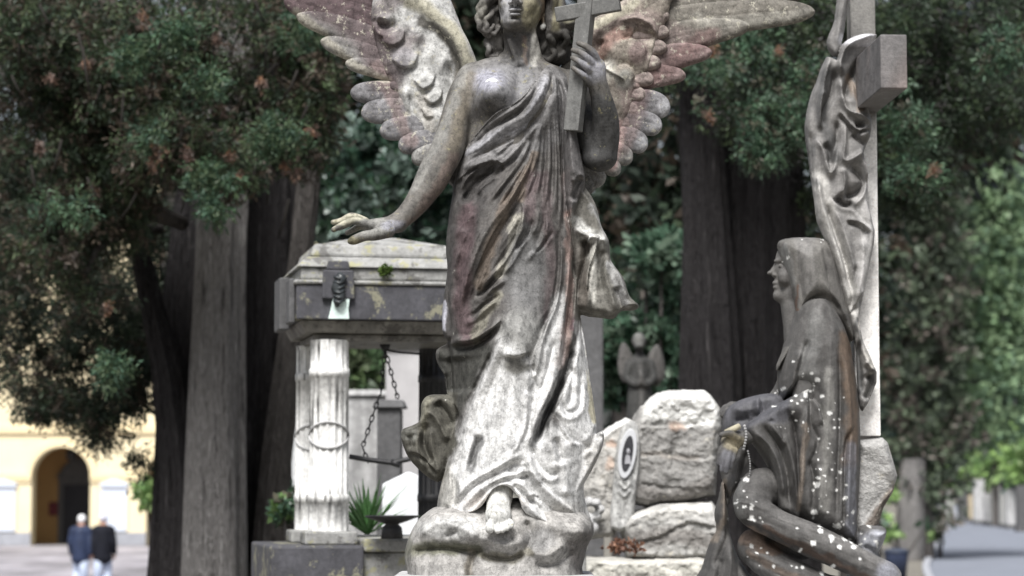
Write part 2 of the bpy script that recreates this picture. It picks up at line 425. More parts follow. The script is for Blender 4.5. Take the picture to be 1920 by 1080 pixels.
def plain(name, col, rough=0.6, spec=0.3, var=0.35, scale=8.0, metal=0.0, stretch=(1, 1, 1), bmp=0.0):
    m, t, b = new_mat(name, rough, spec); n = noise(t, coords(t, stretch), scale, 5, 0.65)
    c = mix(t, col, ramp(t, n, [(0.3, 1 - var), (0.7, 1 + var)]), 1.0, 'MULTIPLY'); t.links.new(c, b.inputs['Base Color'])
    b.inputs['Metallic'].default_value = metal
    if bmp: bump(t, b, n, bmp, 0.02)
    return m
M_IRON = plain('dark_iron', (0.02, 0.02, 0.022), 0.5, 0.4, 0.4, 40)
M_BRONZEDARK = plain('dark_bronze', (0.03, 0.035, 0.038), 0.4, 0.5, 0.5, 30)
M_BARK = None
def bark_mat(name, col, col2):
    m, t, b = new_mat(name, 0.9, 0.15); co = coords(t, (1, 1, 0.11)); n = noise(t, co, 19, 8, 0.72); n2 = noise(t, coords(t, (1, 1, 0.25)), 60, 4, 0.7)
    c = ramp(t, n, [(0.36, tuple(x * 0.3 for x in col)), (0.47, col), (0.56, tuple(x * 0.7 for x in col)), (0.68, col2)]); c = mix(t, c, ramp(t, n2, [(0.3, 0.6), (0.7, 1.4)]), 0.8, 'MULTIPLY')
    t.links.new(c, b.inputs['Base Color']); k = nd(t, 'ShaderNodeMath', operation='ADD'); t.links.new(n, k.inputs[0]); t.links.new(n2, k.inputs[1]); bump(t, b, k.outputs[0], 1.0, 0.09); return m
M_BARKG = bark_mat('grey_cypress_bark', (0.32, 0.307, 0.3), (0.58, 0.56, 0.55))
M_BARKD = bark_mat('dark_cypress_bark', (0.055, 0.051, 0.053), (0.12, 0.113, 0.114))
M_BARKM = bark_mat('brown_bark', (0.15, 0.138, 0.13), (0.3, 0.28, 0.265))
def leaf_mat(name, rough=0.5):
    m, t, b = new_mat(name, rough, 0.35); a = nd(t, 'ShaderNodeAttribute', attribute_name='tone'); t.links.new(a.outputs['Color'], b.inputs['Base Color'])
    tr = nd(t, 'ShaderNodeBsdfTranslucent'); t.links.new(a.outputs['Color'], tr.inputs[0])
    mx = nd(t, 'ShaderNodeMixShader'); mx.inputs[0].default_value = 0.25; o = t.nodes['Material Output']
    t.links.new(b.outputs[0], mx.inputs[1]); t.links.new(tr.outputs[0], mx.inputs[2]); t.links.new(mx.outputs[0], o.inputs[0]); return m
M_LEAF = leaf_mat('cypress_foliage', 0.55)
M_LEAFG = leaf_mat('broad_leaf_foliage', 0.35)
M_YELLOW = plain('yellow_plaster', (0.78, 0.68, 0.46), 0.85, 0.15, 0.08, 0.7)
M_CREAM = plain('cream_trim', (0.78, 0.66, 0.42), 0.85, 0.15, 0.06, 0.7)
M_TAN = plain('tan_plaster', (0.34, 0.21, 0.09), 0.85, 0.15, 0.12, 0.7)
M_WHITEP = plain('white_marble_panel', (0.6, 0.65, 0.74), 0.5, 0.3, 0.05, 0.7)
M_GREYB = plain('grey_base_stone', (0.32, 0.33, 0.36), 0.7, 0.3, 0.15, 2)
M_DARKDOOR = plain('dark_door', (0.012, 0.012, 0.018), 0.5, 0.3, 0.3, 2)
M_PLAQ = plain('red_plaque', (0.10, 0.015, 0.02), 0.5, 0.3, 0.2, 4)
M_GROUND = plain('dry_earth', (0.17, 0.16, 0.14), 0.95, 0.1, 0.35, 1.2)
M_PAVE = plain('pale_paving', (0.24, 0.23, 0.25), 0.85, 0.2, 0.6, 0.45, stretch=(1, 0.35, 1))
M_ROAD = plain('road_asphalt', (0.18, 0.195, 0.23), 0.8, 0.25, 0.12, 0.5)
# ------------------------------------------------------------------ ground, paving, road
def gpt(px, py, z=0.0):
    """point on the ground seen at a pixel below the horizon"""
    v = P(px, py, 1.0) - Vector((0, 0, CAMZ)); t = (z - CAMZ) / v.z; return Vector((v.x * t, v.y * t, z))
m = MB(); m._add([(-1500, -60, -0.012), (1500, -60, -0.012), (1500, 1900, -0.012), (-1500, 1900, -0.012)], [(0, 1, 2, 3)])
tag(m.build('ground', M_GROUND), kind='structure')
def sheet(name, pts, mat, z):
    m = MB(); m._add([(p[0], p[1], z) for p in pts], [tuple(range(len(pts)))]); return tag(m.build(name, mat), kind='structure')
sheet('paving', [(-40, 22), (-2.2, 22), (-4.5, 60), (-6.5, 97.9), (-40, 97.9)], M_PAVE, 0.0)
# road winding away at the right
rl = [(6, 30), (10.7, 62), (13.85, 80), (19.5, 110), (30, 165), (43, 235), (57, 320), (66, 410)]
rr = [(16, 30), (19.5, 62), (22.5, 85), (27.5, 120), (34, 157), (47, 224), (63, 325), (73, 415)]
rlc, rrc = crv(rl, 6), crv(rr, 6)
m = MB(); n = len(rlc); m._add([(a[0], a[1], 0.004) for a in rlc] + [(b[0], b[1], 0.004) for b in rrc], [(i, n + i, n + i + 1, i + 1) for i in range(n - 1)]); tag(m.build('road', M_ROAD), kind='structure')
for side, c, s in (('left', rlc, -1), ('right', rrc, 1)):
    m = MB(); vs = []; 
    for p in c: vs += [(p[0], p[1], -0.01), (p[0], p[1], 0.09), (p[0] + s * 0.2, p[1], 0.09), (p[0] + s * 0.18, p[1], -0.01)]
    fs = []
    for i in range(len(c) - 1):
        for j in range(3): fs.append((i * 4 + j, i * 4 + j + 1, (i + 1) * 4 + j + 1, (i + 1) * 4 + j))
    m._add(vs, fs); tag(m.build('road_kerb', M_GREYB), kind='structure')

# ------------------------------------------------------------------ yellow arcaded building
YB = 98.0
def bx(px): return (px - 960) / FPX * YB
def bz(py): return P(960, py, YB).z
BLD = thing('arcade_building', (bx(117), YB, 0), 'yellow plastered cemetery building with round arches behind the left cypress', 'building')
wall_top = 15.0; arch_c = [-98, 117, 332, 547]; aw = bx(172) - bx(117); spring = bz(893); pitch_w = bx(332) - bx(117)
for k, cpx in enumerate(arch_c):
    cx = bx(cpx); r = aw
    arcs = [(cx + r * math.cos(t), spring + r * math.sin(t)) for t in np.linspace(0, math.pi, 25)]
    m = MB(); L, Rr = cx - pitch_w / 2, cx + pitch_w / 2
    top = wall_top
    # wall bay in one mesh: piers and spandrel
    m.prism([(L, 0), (cx - r, 0), (cx - r, spring)] + [(L, spring)], YB, YB + 0.9); m.prism([(cx + r, 0), (Rr, 0), (Rr, spring), (cx + r, spring)], YB, YB + 0.9)
    for i in range(24):
        (xa, za), (xb, zb_) = arcs[i], arcs[i + 1]; m.prism([(xa, za), (xa, top), (xb, top), (xb, zb_)][::-1], YB, YB + 0.9)
    m.prism([(L, spring), (cx - r, spring), (cx - r, top), (L, top)], YB, YB + 0.9); m.prism([(cx + r, spring), (Rr, spring), (Rr, top), (cx + r, top)], YB, YB + 0.9)
    m.build('wall', M_YELLOW, BLD)
    m = MB(); ro, ri = r + 0.26, r + 0.003
    for i in range(24):
        t0, t1 = math.pi * i / 24, math.pi * (i + 1) / 24
        m.prism([(cx + ri * math.cos(t0), spring + ri * math.sin(t0)), (cx + ro * math.cos(t0), spring + ro * math.sin(t0)), (cx + ro * math.cos(t1), spring + ro * math.sin(t1)), (cx + ri * math.cos(t1), spring + ri * math.sin(t1))][::-1], YB - 0.08, YB - 0.002)
    m.build('archivolt', M_CREAM, BLD)
    for xa, xb in ((L + 0.001, cx - r), (cx + r, Rr - 0.001)):
        m = MB(); m.box(xa, xb, YB - 0.12, YB - 0.002, spring - 0.1, spring + 0.12); m.box(xa, xb, YB - 0.08, YB - 0.002, spring - 0.24, spring - 0.102); m.build('impost', M_CREAM, BLD)
    m = MB(); m.box(L + 0.001, Rr - 0.001, YB - 0.12, YB - 0.002, bz(812), bz(800)); m.build('string_course', M_CREAM, BLD)
    for xa, xb in ((L + 0.001, cx - r - 0.001), (cx + r + 0.001, Rr - 0.001)): m = MB(); m.box(xa + 0.0, xb, YB - 0.05, YB - 0.003, 0, bz(998)); m.build('base_course', M_GREYB, BLD)
    # back wall of the porch, door, lantern
    m = MB(); m.box(L, Rr, YB + 3.4, YB + 3.6, 0, spring + r + 1.2); m.box(L, Rr, YB + 0.9, YB + 3.4, spring + r + 0.5, spring + r + 0.7); m.build('porch_wall', M_TAN, BLD)
    dx = cx + bx(123) - bx(117)
    m = MB(); m.box(dx - 0.85, dx + 0.85, YB + 3.3, YB + 3.39, 0, 2.75); m.prism([(dx - 0.95, 2.75), (dx + 0.95, 2.75), (dx + 0.5, 3.35), (dx, 3.6), (dx - 0.5, 3.35)], YB + 3.2, YB + 3.39); m.build('door_surround', M_SLAB, BLD)
    m = MB(); m.box(dx - 0.62, dx + 0.62, YB + 3.24, YB + 3.295, 0.0, 2.45); m.build('door', M_DARKDOOR, BLD)
    if k == 1:
        m = MB(); m.lathe([(0.05, spring + r - 0.55), (0.2, spring + r - 0.5), (0.26, spring + r - 0.2), (0.12, spring + r - 0.06), (0.02, spring + r + 0.1)], 8, (cx + 0.15, YB + 1.4)); m.build('lantern', M_IRON, BLD)
        m = MB(); m.box(bx(66), bx(92), YB + 3.32, YB + 3.395, bz(968), bz(942)); m.build('wall_plaque', M_PLAQ, BLD)
M_LETTER = plain('dark_lettering', (0.12, 0.12, 0.14), 0.6)
for k, pc in enumerate((9, 217, 440)):           # white tablets between the arches
    px0, px1 = bx(pc - 24), bx(pc + 24)
    m = MB(); m.box(px0, px1, YB - 0.1, YB - 0.05, bz(996), bz(912)); m.box(px0 - 0.06, px1 + 0.06, YB - 0.14, YB - 0.05, bz(912) + 0.002, bz(906)); m.prism([(px0, bz(906) + 0.002), (px1, bz(906) + 0.002), ((px0 + px1) / 2, bz(896))], YB - 0.12, YB - 0.052); tb = m.build('tablet', M_WHITEP, BLD); m = MB(); m.box(px0 + 0.05, px1 - 0.05, YB - 0.125, YB - 0.103, bz(918), bz(914)); m.build('tablet_lettering', M_GREYB, BLD)  # grey strip stands in for the blurred lettering on each tablet
m = MB(); m.box(bx(-205), bx(655), YB - 0.4, YB + 1.0, wall_top, wall_top + 0.4); m.box(bx(-205), bx(655), YB - 0.2, YB + 9, wall_top + 0.4, wall_top + 0.8); m.build('cornice', M_CREAM, BLD)

# ------------------------------------------------------------------ foliage
def leaf_cloud(centers, per, spread, size, pal, droop=0.0, aspect=2.2, var=0.25, sd=1):
    """many small leaf faces in sprays round the given centres -> verts, faces, tones"""
    g = np.random.default_rng(sd); c = np.asarray(centers, np.float32); n = len(c) * per
    ci = np.repeat(np.arange(len(c)), per); ax = g.normal(size=(len(c), 3)); ax[:, 2] -= droop; ax /= np.linalg.norm(ax, axis=1)[:, None]
    t = g.random(n) ** 0.7; pos = c[ci] + ax[ci] * (t * spread * 2)[:, None] + g.normal(size=(n, 3)) * (spread * 0.35)
    d = ax[ci] * 1.0 + g.normal(size=(n, 3)) * 0.5; d /= np.linalg.norm(d, axis=1)[:, None]
    s = np.cross(d, g.normal(size=(n, 3))); s /= np.linalg.norm(s, axis=1)[:, None] + 1e-9
    L = (size * g.uniform(0.6, 1.4, n))[:, None]; W = L / aspect
    v = np.stack([pos - s * W * 0.5 * 0.6, pos + d * L * 0.5 - s * W * 0.5, pos + d * L, pos + d * L * 0.5 + s * W * 0.5], 1).reshape(-1, 3)
    f = np.arange(n * 4, dtype=np.int32).reshape(-1, 4)
    pal = np.asarray(pal, np.float32); pi = g.choice(len(pal), len(c), p=None); base = pal[pi] * (1 + g.uniform(-var, var, (len(c), 1)))
    tone = np.repeat(base[ci] * (1 + g.uniform(-0.2, 0.2, (n, 1))), 4, 0)
    return v, f, tone.astype(np.float32)
def in_ell(n, c, r, g, shell=0.35):
    d = g.normal(size=(n, 3)); d /= np.linalg.norm(d, axis=1)[:, None]; u = g.random(n) ** shell
    return np.array(c) + d * u[:, None] * np.array(r)
def clumps(ells, per_area, g, noise_cut=None, nscale=1.0):
    """spray centres in a list of ellipsoids (cx,cy,cz,rx,ry,rz), thinned by noise so gaps remain"""
    out = []
    for e in ells:
        n = int(per_area * (e[3] * e[5] + e[4] * e[5] + e[3] * e[4])); out.append(in_ell(max(n, 3), e[:3], e[3:], g))
    p = np.vstack(out)
    if noise_cut is not None: p = p[vnoise(p, nscale, 2) > noise_cut]
    return p
def pix_ells(lst, Y):
    """(px, py, rpx, rpy, depth offset, depth radius) -> world ellipsoids"""
    out = []
    for px, py, rx, ry, dy, ry_ in lst:
        p = P(px, py, Y + dy); s = S(Y + dy); out.append((p.x, p.y, p.z, rx * s, ry_, ry * s))
    return out
def crown(parent, pts, per, spread, size, pal, mat=None, droop=0.6, sd=1, aspect=2.2, name='crown'):
    v, f, t = leaf_cloud(pts, per, spread, size, pal, droop, aspect, sd=sd); return np_mesh(name, v, f, mat or M_LEAF, parent, tone=t, smooth=False)
def trunk_mesh(parent, pts, rad, mat, name='trunk', flutes=7, amp=0.14, sd=0, n=72):
    """tapered trunk with buttress ridges"""
    pl = [Vector(p) for p in pts]; q = []; rr_ = []
    for i in range(len(pl) - 1):
        for t in np.linspace(0, 1, 14, endpoint=False): q.append(pl[i].lerp(pl[i + 1], t)); rr_.append(rad[i] + (rad[i + 1] - rad[i]) * t)
    q.append(pl[-1]); rr_.append(rad[-1]); vs = []; rg = random.Random(sd); ph = [rg.uniform(0, 6.28) for _ in range(4)]
    for i, p in enumerate(q):
        for j in range(n):
            a = 2 * math.pi * j / n; k = 1 + amp * (0.6 * math.sin(flutes * a + ph[0] + i * 0.04) + 0.5 * math.sin((flutes * 2 + 1) * a + ph[1] - i * 0.05) + 0.5 * math.sin(3 * a + ph[2] + i * 0.03))
            vs.append((p.x + rr_[i] * k * math.cos(a), p.y + rr_[i] * k * math.sin(a), p.z))
    vs = np.array(vs, np.float32); cc = np.repeat(np.array([(p.x, p.y, p.z) for p in q], np.float32), n, 0); rd = vs - cc; rl_ = np.linalg.norm(rd, axis=1)[:, None] + 1e-6
    u3 = np.column_stack([rd[:, :2] / rl_ * 2.6, cc[:, 2] * 0.55 / max(rad[0], 0.05) * 0.2]); vs = cc + rd * (1 + 0.13 * vnoise(u3 + sd * 3.1, 1.0, 4)[:, None])      # bark plates and hollows
    m_ = len(q); fs = np.array([(i * n + j, i * n + (j + 1) % n, (i + 1) * n + (j + 1) % n, (i + 1) * n + j) for i in range(m_ - 1) for j in range(n)])
    return np_mesh(name, np.array(vs), fs, mat, parent)
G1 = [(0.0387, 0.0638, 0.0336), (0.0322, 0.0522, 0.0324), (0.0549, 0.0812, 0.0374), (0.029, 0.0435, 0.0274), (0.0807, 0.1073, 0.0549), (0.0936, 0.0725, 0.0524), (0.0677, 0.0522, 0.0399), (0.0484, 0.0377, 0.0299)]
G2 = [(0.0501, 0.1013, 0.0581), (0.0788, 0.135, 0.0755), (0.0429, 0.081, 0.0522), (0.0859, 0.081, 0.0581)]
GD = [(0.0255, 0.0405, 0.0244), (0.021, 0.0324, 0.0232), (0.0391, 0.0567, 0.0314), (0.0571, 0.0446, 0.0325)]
GB = [(0.0827, 0.143, 0.095), (0.0551, 0.104, 0.0671), (0.1378, 0.195, 0.1398), (0.0345, 0.0715, 0.0447)]
GL = [(0.2, 0.32, 0.1), (0.26, 0.4, 0.14), (0.14, 0.24, 0.09), (0.3, 0.4, 0.18)]  # bright leaf green, lightened further to paint in aerial haze
ORG = [(0.22, 0.115, 0.065), (0.17, 0.105, 0.075), (0.10, 0.06, 0.048), (0.13, 0.095, 0.08)]

M_TWIG = plain('grey_twig', (0.022, 0.02, 0.018), 0.9, 0.1)
# left cypress: several stems, overhanging sprays
YC = 17.0
CY = thing('cypress_tree', (P(405, 900, YC).x, YC, 0), 'big old cypress with several bare grey stems and brown-tipped sprays, left of the column', 'tree')
def stem(px, Y, r, mat, sd, name='trunk', fl=7, amp=0.14):
    pts = [Vector((P(px[0][0], px[0][1], Y).x, Y, -0.1))] + [P(a, b, Y) for a, b in px]; trunk_mesh(CY, pts, [r[0]] + list(r), mat, name, fl, amp, sd)
stem([(402, 1080), (408, 760), (414, 480), (420, 300), (430, 60), (440, -140)], 16.6, [0.215, 0.195, 0.175, 0.17, 0.16, 0.15], M_BARKG, 1, fl=6, amp=0.08)
stem([(335, 1080), (338, 800), (345, 560), (365, 360), (380, 100), (384, -140)], 17.1, [0.22, 0.17, 0.15, 0.13, 0.12, 0.1], M_BARKD, 2)
stem([(485, 1080), (490, 800), (500, 500), (505, 260), (510, -140)], 17.3, [0.2, 0.2, 0.22, 0.2, 0.18], M_BARKD, 3)
stem([(500, 1080), (520, 850), (552, 600), (575, 400), (592, 220), (604, 60), (612, -140)], 17.0, [0.11, 0.1, 0.085, 0.08, 0.075, 0.07, 0.06], M_BARKM, 4, amp=0.1)
stem([(340, 900), (315, 700), (282, 560), (262, 470), (250, 330), (236, 120)], 16.8, [0.12, 0.1, 0.075, 0.062, 0.05, 0.03], M_BARKD, 5)
def branch(px, Y, r, mat=M_BARKM, par=None, n=8):
    m = MB(); m.tube([P(a, b, Y + d) for a, b, d in px], r, n); m.build('branch', mat, par or CY, smooth=True)
branch([(345, 420, 0), (270, 390, -0.3), (200, 365, -0.5), (165, 340, -0.6), (140, 300, -0.6), (90, 240, -0.5), (50, 200, -0.4), (0, 110, -0.2), (-40, 40, 0)], 16.6, [0.05, 0.07, 0.05, 0.04, 0.035, 0.045, 0.05, 0.055, 0.06])
branch([(190, 90, -0.4), (165, 60, -0.4), (135, 15, -0.4), (100, -60, -0.4)], 16.6, [0.035, 0.045, 0.05, 0.055]); branch([(235, 90, -0.4), (212, 40, -0.4), (180, -30, -0.4), (150, -90, -0.4)], 16.6, [0.03, 0.04, 0.045, 0.05])
branch([(360, 330, -0.2), (420, 250, -0.8), (470, 170, -1.0), (520, 120, -1.2)], 16.6, [0.04, 0.03, 0.022, 0.015]); branch([(300, 430, 0), (230, 430, -0.4), (180, 470, -0.6), (150, 540, -0.7)], 16.8, [0.035, 0.03, 0.02, 0.012])
g = np.random.default_rng(3)
frontE = pix_ells([(90, 60, 130, 110, -1.0, 0.7), (280, 90, 130, 100, -1.4, 0.6), (460, 60, 120, 110, -1.2, 0.6), (600, 130, 70, 110, -1.0, 0.5), (360, 180, 120, 80, -1.8, 0.5), (470, 200, 110, 80, -1.6, 0.5), (330, 270, 100, 70, -1.8, 0.5), (430, 300, 80, 60, -1.6, 0.5), (90, 230, 110, 100, -0.8, 0.7), (210, 330, 90, 90, -0.6, 0.6), (70, 400, 110, 120, -0.6, 0.7), (190, 470, 90, 110, -0.5, 0.6), (560, 250, 70, 70, -1.0, 0.5), (230, 200, 110, 90, -1.0, 0.6), (640, 60, 70, 80, -0.6, 0.5), (540, 20, 120, 80, -1.0, 0.6)], 16.6)
pts = clumps(frontE, 1700, g, -0.1, 2.2); crown(CY, pts, 18, 0.06, 0.042, G1, sd=4, aspect=3.4)
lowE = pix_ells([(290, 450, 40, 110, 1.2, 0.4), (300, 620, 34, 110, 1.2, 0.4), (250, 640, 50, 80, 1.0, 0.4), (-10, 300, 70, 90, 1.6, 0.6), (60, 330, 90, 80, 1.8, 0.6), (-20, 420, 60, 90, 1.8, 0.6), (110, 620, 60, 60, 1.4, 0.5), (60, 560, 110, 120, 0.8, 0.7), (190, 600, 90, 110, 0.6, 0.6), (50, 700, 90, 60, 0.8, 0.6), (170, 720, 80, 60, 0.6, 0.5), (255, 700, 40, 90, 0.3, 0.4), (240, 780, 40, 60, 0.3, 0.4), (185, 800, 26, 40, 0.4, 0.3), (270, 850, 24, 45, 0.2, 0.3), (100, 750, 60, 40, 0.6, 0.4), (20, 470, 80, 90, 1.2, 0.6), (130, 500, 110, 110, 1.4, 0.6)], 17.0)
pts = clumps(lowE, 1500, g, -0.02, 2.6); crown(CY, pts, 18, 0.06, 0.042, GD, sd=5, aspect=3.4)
gt = random.Random(21)
for k in range(34):
    a, b, d = gt.uniform(20, 600), gt.uniform(0, 380), gt.uniform(-2.4, -1.2); L = gt.uniform(40, 110); dx = gt.uniform(-40, 40)
    branch([(a, b, d), (a + dx * 0.4, b + L * 0.5, d - 0.03), (a + dx, b + L, d)], 16.6, [0.010, 0.008, 0.004], M_TWIG, n=5)
# dry rust-brown sprigs, each one hanging from the tree
orange_px = [(162, 112, 12), (212, 106, 13), (268, 30, 18), (268, 8, 14), (75, 268, 11), (352, 285, 13), (356, 300, 12), (450, 325, 12), (452, 342, 9), (300, 282, 18), (285, 298, 14), (490, 148, 15), (420, 80, 12), (416, 200, 9), (535, 305, 9), (556, 318, 11), (585, 236, 8), (635, 228, 9), (96, 140, 9), (432, 285, 8), (408, 66, 9), (200, 570, 7), (175, 345, 12), (290, 355, 8), (118, 570, 6)]
for i, (a, b, r) in enumerate(orange_px[:3] + orange_px[4:12] + orange_px[13:17] + orange_px[18:23]):
    e = pix_ells([(a, b, r * 0.45, r * 1.2, -2.3 if b < 340 else -1.2, 0.05)], 16.6); p = clumps(e, 9000, g); crown(CY, p[:16], 9, 0.02, 0.024, ORG[i % 2:], sd=30 + i, name='dry_sprig', droop=2.5, aspect=3)
# lighter green tufts in front
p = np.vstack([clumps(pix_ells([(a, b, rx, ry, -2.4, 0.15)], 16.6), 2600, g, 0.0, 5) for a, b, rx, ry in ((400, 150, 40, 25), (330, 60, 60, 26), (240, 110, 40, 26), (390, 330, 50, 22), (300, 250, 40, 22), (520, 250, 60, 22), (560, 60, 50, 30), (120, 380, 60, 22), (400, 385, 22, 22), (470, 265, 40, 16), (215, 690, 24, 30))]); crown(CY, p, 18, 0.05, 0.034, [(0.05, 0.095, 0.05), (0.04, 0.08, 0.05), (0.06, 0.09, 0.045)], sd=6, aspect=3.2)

# right cypress: two dark fluted stems
CR_ = thing('cypress_tree', (P(1380, 900, 18).x, 18, 0), 'massive dark cypress with a fluted double trunk behind the mourner', 'tree')
for px, Y, r, mt, sd in (([(1335, 1080), (1332, 700), (1325, 440), (1316, 250), (1310, -140)], 18.0, [0.26, 0.21, 0.165, 0.15, 0.14], M_BARKD, 7), ([(1440, 1080), (1430, 700), (1425, 440), (1420, 250), (1425, -140)], 18.3, [0.36, 0.31, 0.3, 0.3, 0.28], M_BARKD, 8)):
    trunk_mesh(CR_, [Vector((P(px[0][0], 1080, Y).x, Y, -0.1))] + [P(a, b, Y) for a, b in px], [r[0]] + r, mt, 'trunk', 8, 0.12, sd)
E = pix_ells([(1300, 60, 120, 110, 0.3, 0.6), (1420, 100, 120, 110, -0.9, 0.6), (1540, 60, 110, 110, 0, 0.6), (1400, 200, 90, 50, -1.2, 0.4), (1480, 240, 70, 45, -1.0, 0.4), (1300, 180, 60, 60, -0.2, 0.5), (1240, 130, 80, 90, 0.6, 0.5), (1440, 20, 150, 60, -0.6, 0.6), (1720, 80, 120, 110, 0.4, 0.8), (1860, 60, 120, 130, 0.6, 0.8), (1700, 250, 80, 90, 0.3, 0.7), (1880, 180, 80, 70, 0.4, 0.6), (1800, 200, 80, 90, 0.9, 0.6), (1720, 340, 70, 60, 0.6, 0.5), (1545, 330, 40, 70, 0.2, 0.4), (1500, 350, 50, 60, 0.9, 0.3)], 17.6)
p = clumps(E, 1500, g, -0.04, 2.2); crown(CR_, p, 18, 0.06, 0.042, G1[:4] + [(0.03, 0.027, 0.026)], sd=9, aspect=3.4)
p = np.vstack([clumps(pix_ells([(a, b, rx, ry, -1.9, 0.2)], 17.6), 2300, g, -0.05, 5) for a, b, rx, ry in ((1420, 90, 60, 50), (1340, 130, 60, 30), (1430, 190, 80, 30), (1460, 255, 70, 26), (1390, 60, 60, 30), (1500, 130, 40, 50), (1430, 285, 40, 18), (1330, 185, 40, 22), (1700, 230, 40, 30), (1875, 90, 50, 40), (1710, 330, 40, 28), (1660, 180, 30, 30))]); crown(CR_, p, 18, 0.055, 0.038, G2 + [(0.075, 0.12, 0.08)], sd=10, aspect=3.0)
for i, (a, b, r) in enumerate(((1330, 208, 13), (1336, 90, 10), (1460, 88, 9), (1752, 310, 8))):
    p = clumps(pix_ells([(a, b, r * 0.7, r, -2.2, 0.05)], 17.6), 9000, g); crown(CR_, p[:16], 9, 0.02, 0.024, ORG, sd=60 + i, name='dry_sprig', droop=2.5, aspect=3)

# shrubs between the monuments
def shrub(label, ells, Y, pal, n, size, sd, mat=M_LEAFG, cut=-0.1, aspect=1.7, per=9, spread=0.07, base=None, name='shrub', cat='shrub', group=None):
    e = pix_ells(ells, Y); c = (sum(q[0] for q in e) / len(e), sum(q[1] for q in e) / len(e), 0.0); t = thing(name, c, label, cat, group)
    p = clumps(e, n, np.random.default_rng(sd), cut, 2.2); crown(t, p, per, spread, size, pal, mat, 0.1, sd, aspect)
    m = MB()
    for k, q in enumerate(e[:5]): m.tube([(c[0] + 0.05 * k, c[1], -0.05), ((c[0] + q[0]) / 2 + 0.05, (c[1] + q[1]) / 2, q[2] * 0.55), (q[0], q[1], q[2])], [0.05, 0.035, 0.012], 6)
    m.build('stem', M_BARKM, t, smooth=True); return t
shrub('bluish-green glossy shrub beside the dark trunk, behind the small distant angel', [(1210, 540, 90, 90, 0, 0.5), (1150, 620, 60, 90, 0.2, 0.4), (1255, 630, 60, 110, 0.2, 0.5), (1200, 700, 100, 80, 0.4, 0.4), (1240, 490, 50, 45, -0.2, 0.3)], 23, GB, 800, 0.1, 21, cut=-0.05, per=8)
shrub('mid-green leafy bush seen through the crook of the outstretched stone arm', [(680, 330, 90, 90, 0, 0.6), (780, 400, 90, 90, 0.4, 0.6), (640, 400, 60, 60, 0, 0.5), (720, 280, 70, 60, 0.3, 0.5), (800, 320, 60, 80, 0.3, 0.5)], 24, [(0.03, 0.065, 0.04), (0.05, 0.09, 0.055), (0.12, 0.17, 0.14), (0.02, 0.045, 0.03), (0.2, 0.26, 0.23)], 620, 0.11, 22, cut=-0.02, per=8)  # palest leaf colours stand in for glossy highlights

# trees farther back close the view
def far_tree(label, px, top, base_py, Y, wpx, pal, sd, name='evergreen_tree', trunk=0.25, ls=0.2, n=70, cut=-0.15, shape='cone', mat=M_LEAF, per=9, tpx=None):
    x = P(px, 540, Y).x; tx = P(tpx, 540, Y).x if tpx else x; s = S(Y); t = thing(name, (tx, Y, 0), label, 'tree', None); zt_ = P(px, top, Y).z; zb_ = P(px, base_py, Y).z
    e = []; k = 7
    for i in range(k):
        f = i / (k - 1); z = zb_ + (zt_ - zb_) * f; ww = wpx * s * (0.75 + 0.3 * math.sin(f * 2.6) - (0.5 * f if shape == 'cone' else 0.25 * f)); e.append((x + random.uniform(-0.15, 0.15) * ww, Y + random.uniform(-0.3, 0.3), z, ww, ww * 0.7, (zt_ - zb_) / k * 0.95))
    p = clumps(e, n, np.random.default_rng(sd), cut, 0.9); crown(t, p, per, ls * 1.2, ls, pal, mat, 0.5, sd, 1.9)
    trunk_mesh(t, [Vector((tx, Y, -0.1)), Vector((tx, Y, zb_)), Vector((x, Y, zt_ * 0.8))], [trunk, trunk * 0.85, trunk * 0.3], M_BARKM, 'trunk', 6, 0.1, sd, 20); return t
far_tree('tall dark evergreen filling the gap behind the angel’s left-hand wing'.replace('’', "'"), 640, -260, 420, 30, 130, G1[:4], 31, n=90)
far_tree('dark evergreen standing behind the angel\'s head', 880, -260, 560, 34, 150, GD, 32, n=130, cut=-0.35)
far_tree('dark evergreen seen between the small angel statue and the raised wing', 1180, -260, 560, 33, 130, GD, 33, n=130, cut=-0.35)
far_tree('evergreen behind the trunks of the old left cypress', 470, -300, 620, 32, 150, GD, 34, n=80)
far_tree('dim evergreen at the upper left edge behind the yellow gaps', 110, -320, 330, 34, 200, GD, 35, n=80, tpx=330)
far_tree('dark evergreen behind the fluted double trunk', 1400, -300, 700, 30, 110, GD, 36, n=90)
far_tree('dark evergreen just right of the stone cross, behind its shaft', 1600, -300, 560, 34, 120, GD, 37, n=90)
far_tree('dark bluish evergreen at the upper right corner', 1800, -320, 240, 36, 170, GD + [(0.02, 0.03, 0.034)], 38, n=110, tpx=1626, trunk=0.17)
far_tree('dark evergreen closing the gap right of the raised wing', 1255, -260, 480, 28, 90, GD, 42, n=110, tpx=1330)
# wooded slope beyond everything
gw = np.random.default_rng(77); nW = 5200; xw = gw.uniform(-52, 130, nW); yw = 420 + gw.uniform(-12, 12, nW); zw = gw.uniform(0, 1, nW) ** 0.8 * (50 + 12 * np.sin(xw * 0.17) + 6 * np.sin(xw * 0.45))
zw = zw + 2.5; kp = xw > -26
v, f, t = leaf_cloud(np.stack([xw, yw, zw], 1)[kp], 16, 1.5, 1.5, [(0.03, 0.05, 0.042), (0.04, 0.06, 0.05), (0.02, 0.036, 0.034)], 0.2, 1.8, sd=78)
tag(np_mesh('distant_wood', v, f, M_LEAF, None, tone=t, smooth=False, loc=(40, 420, 0)), 'dark bluish wood closing the view far behind the monuments', 'wood', kind='stuff')
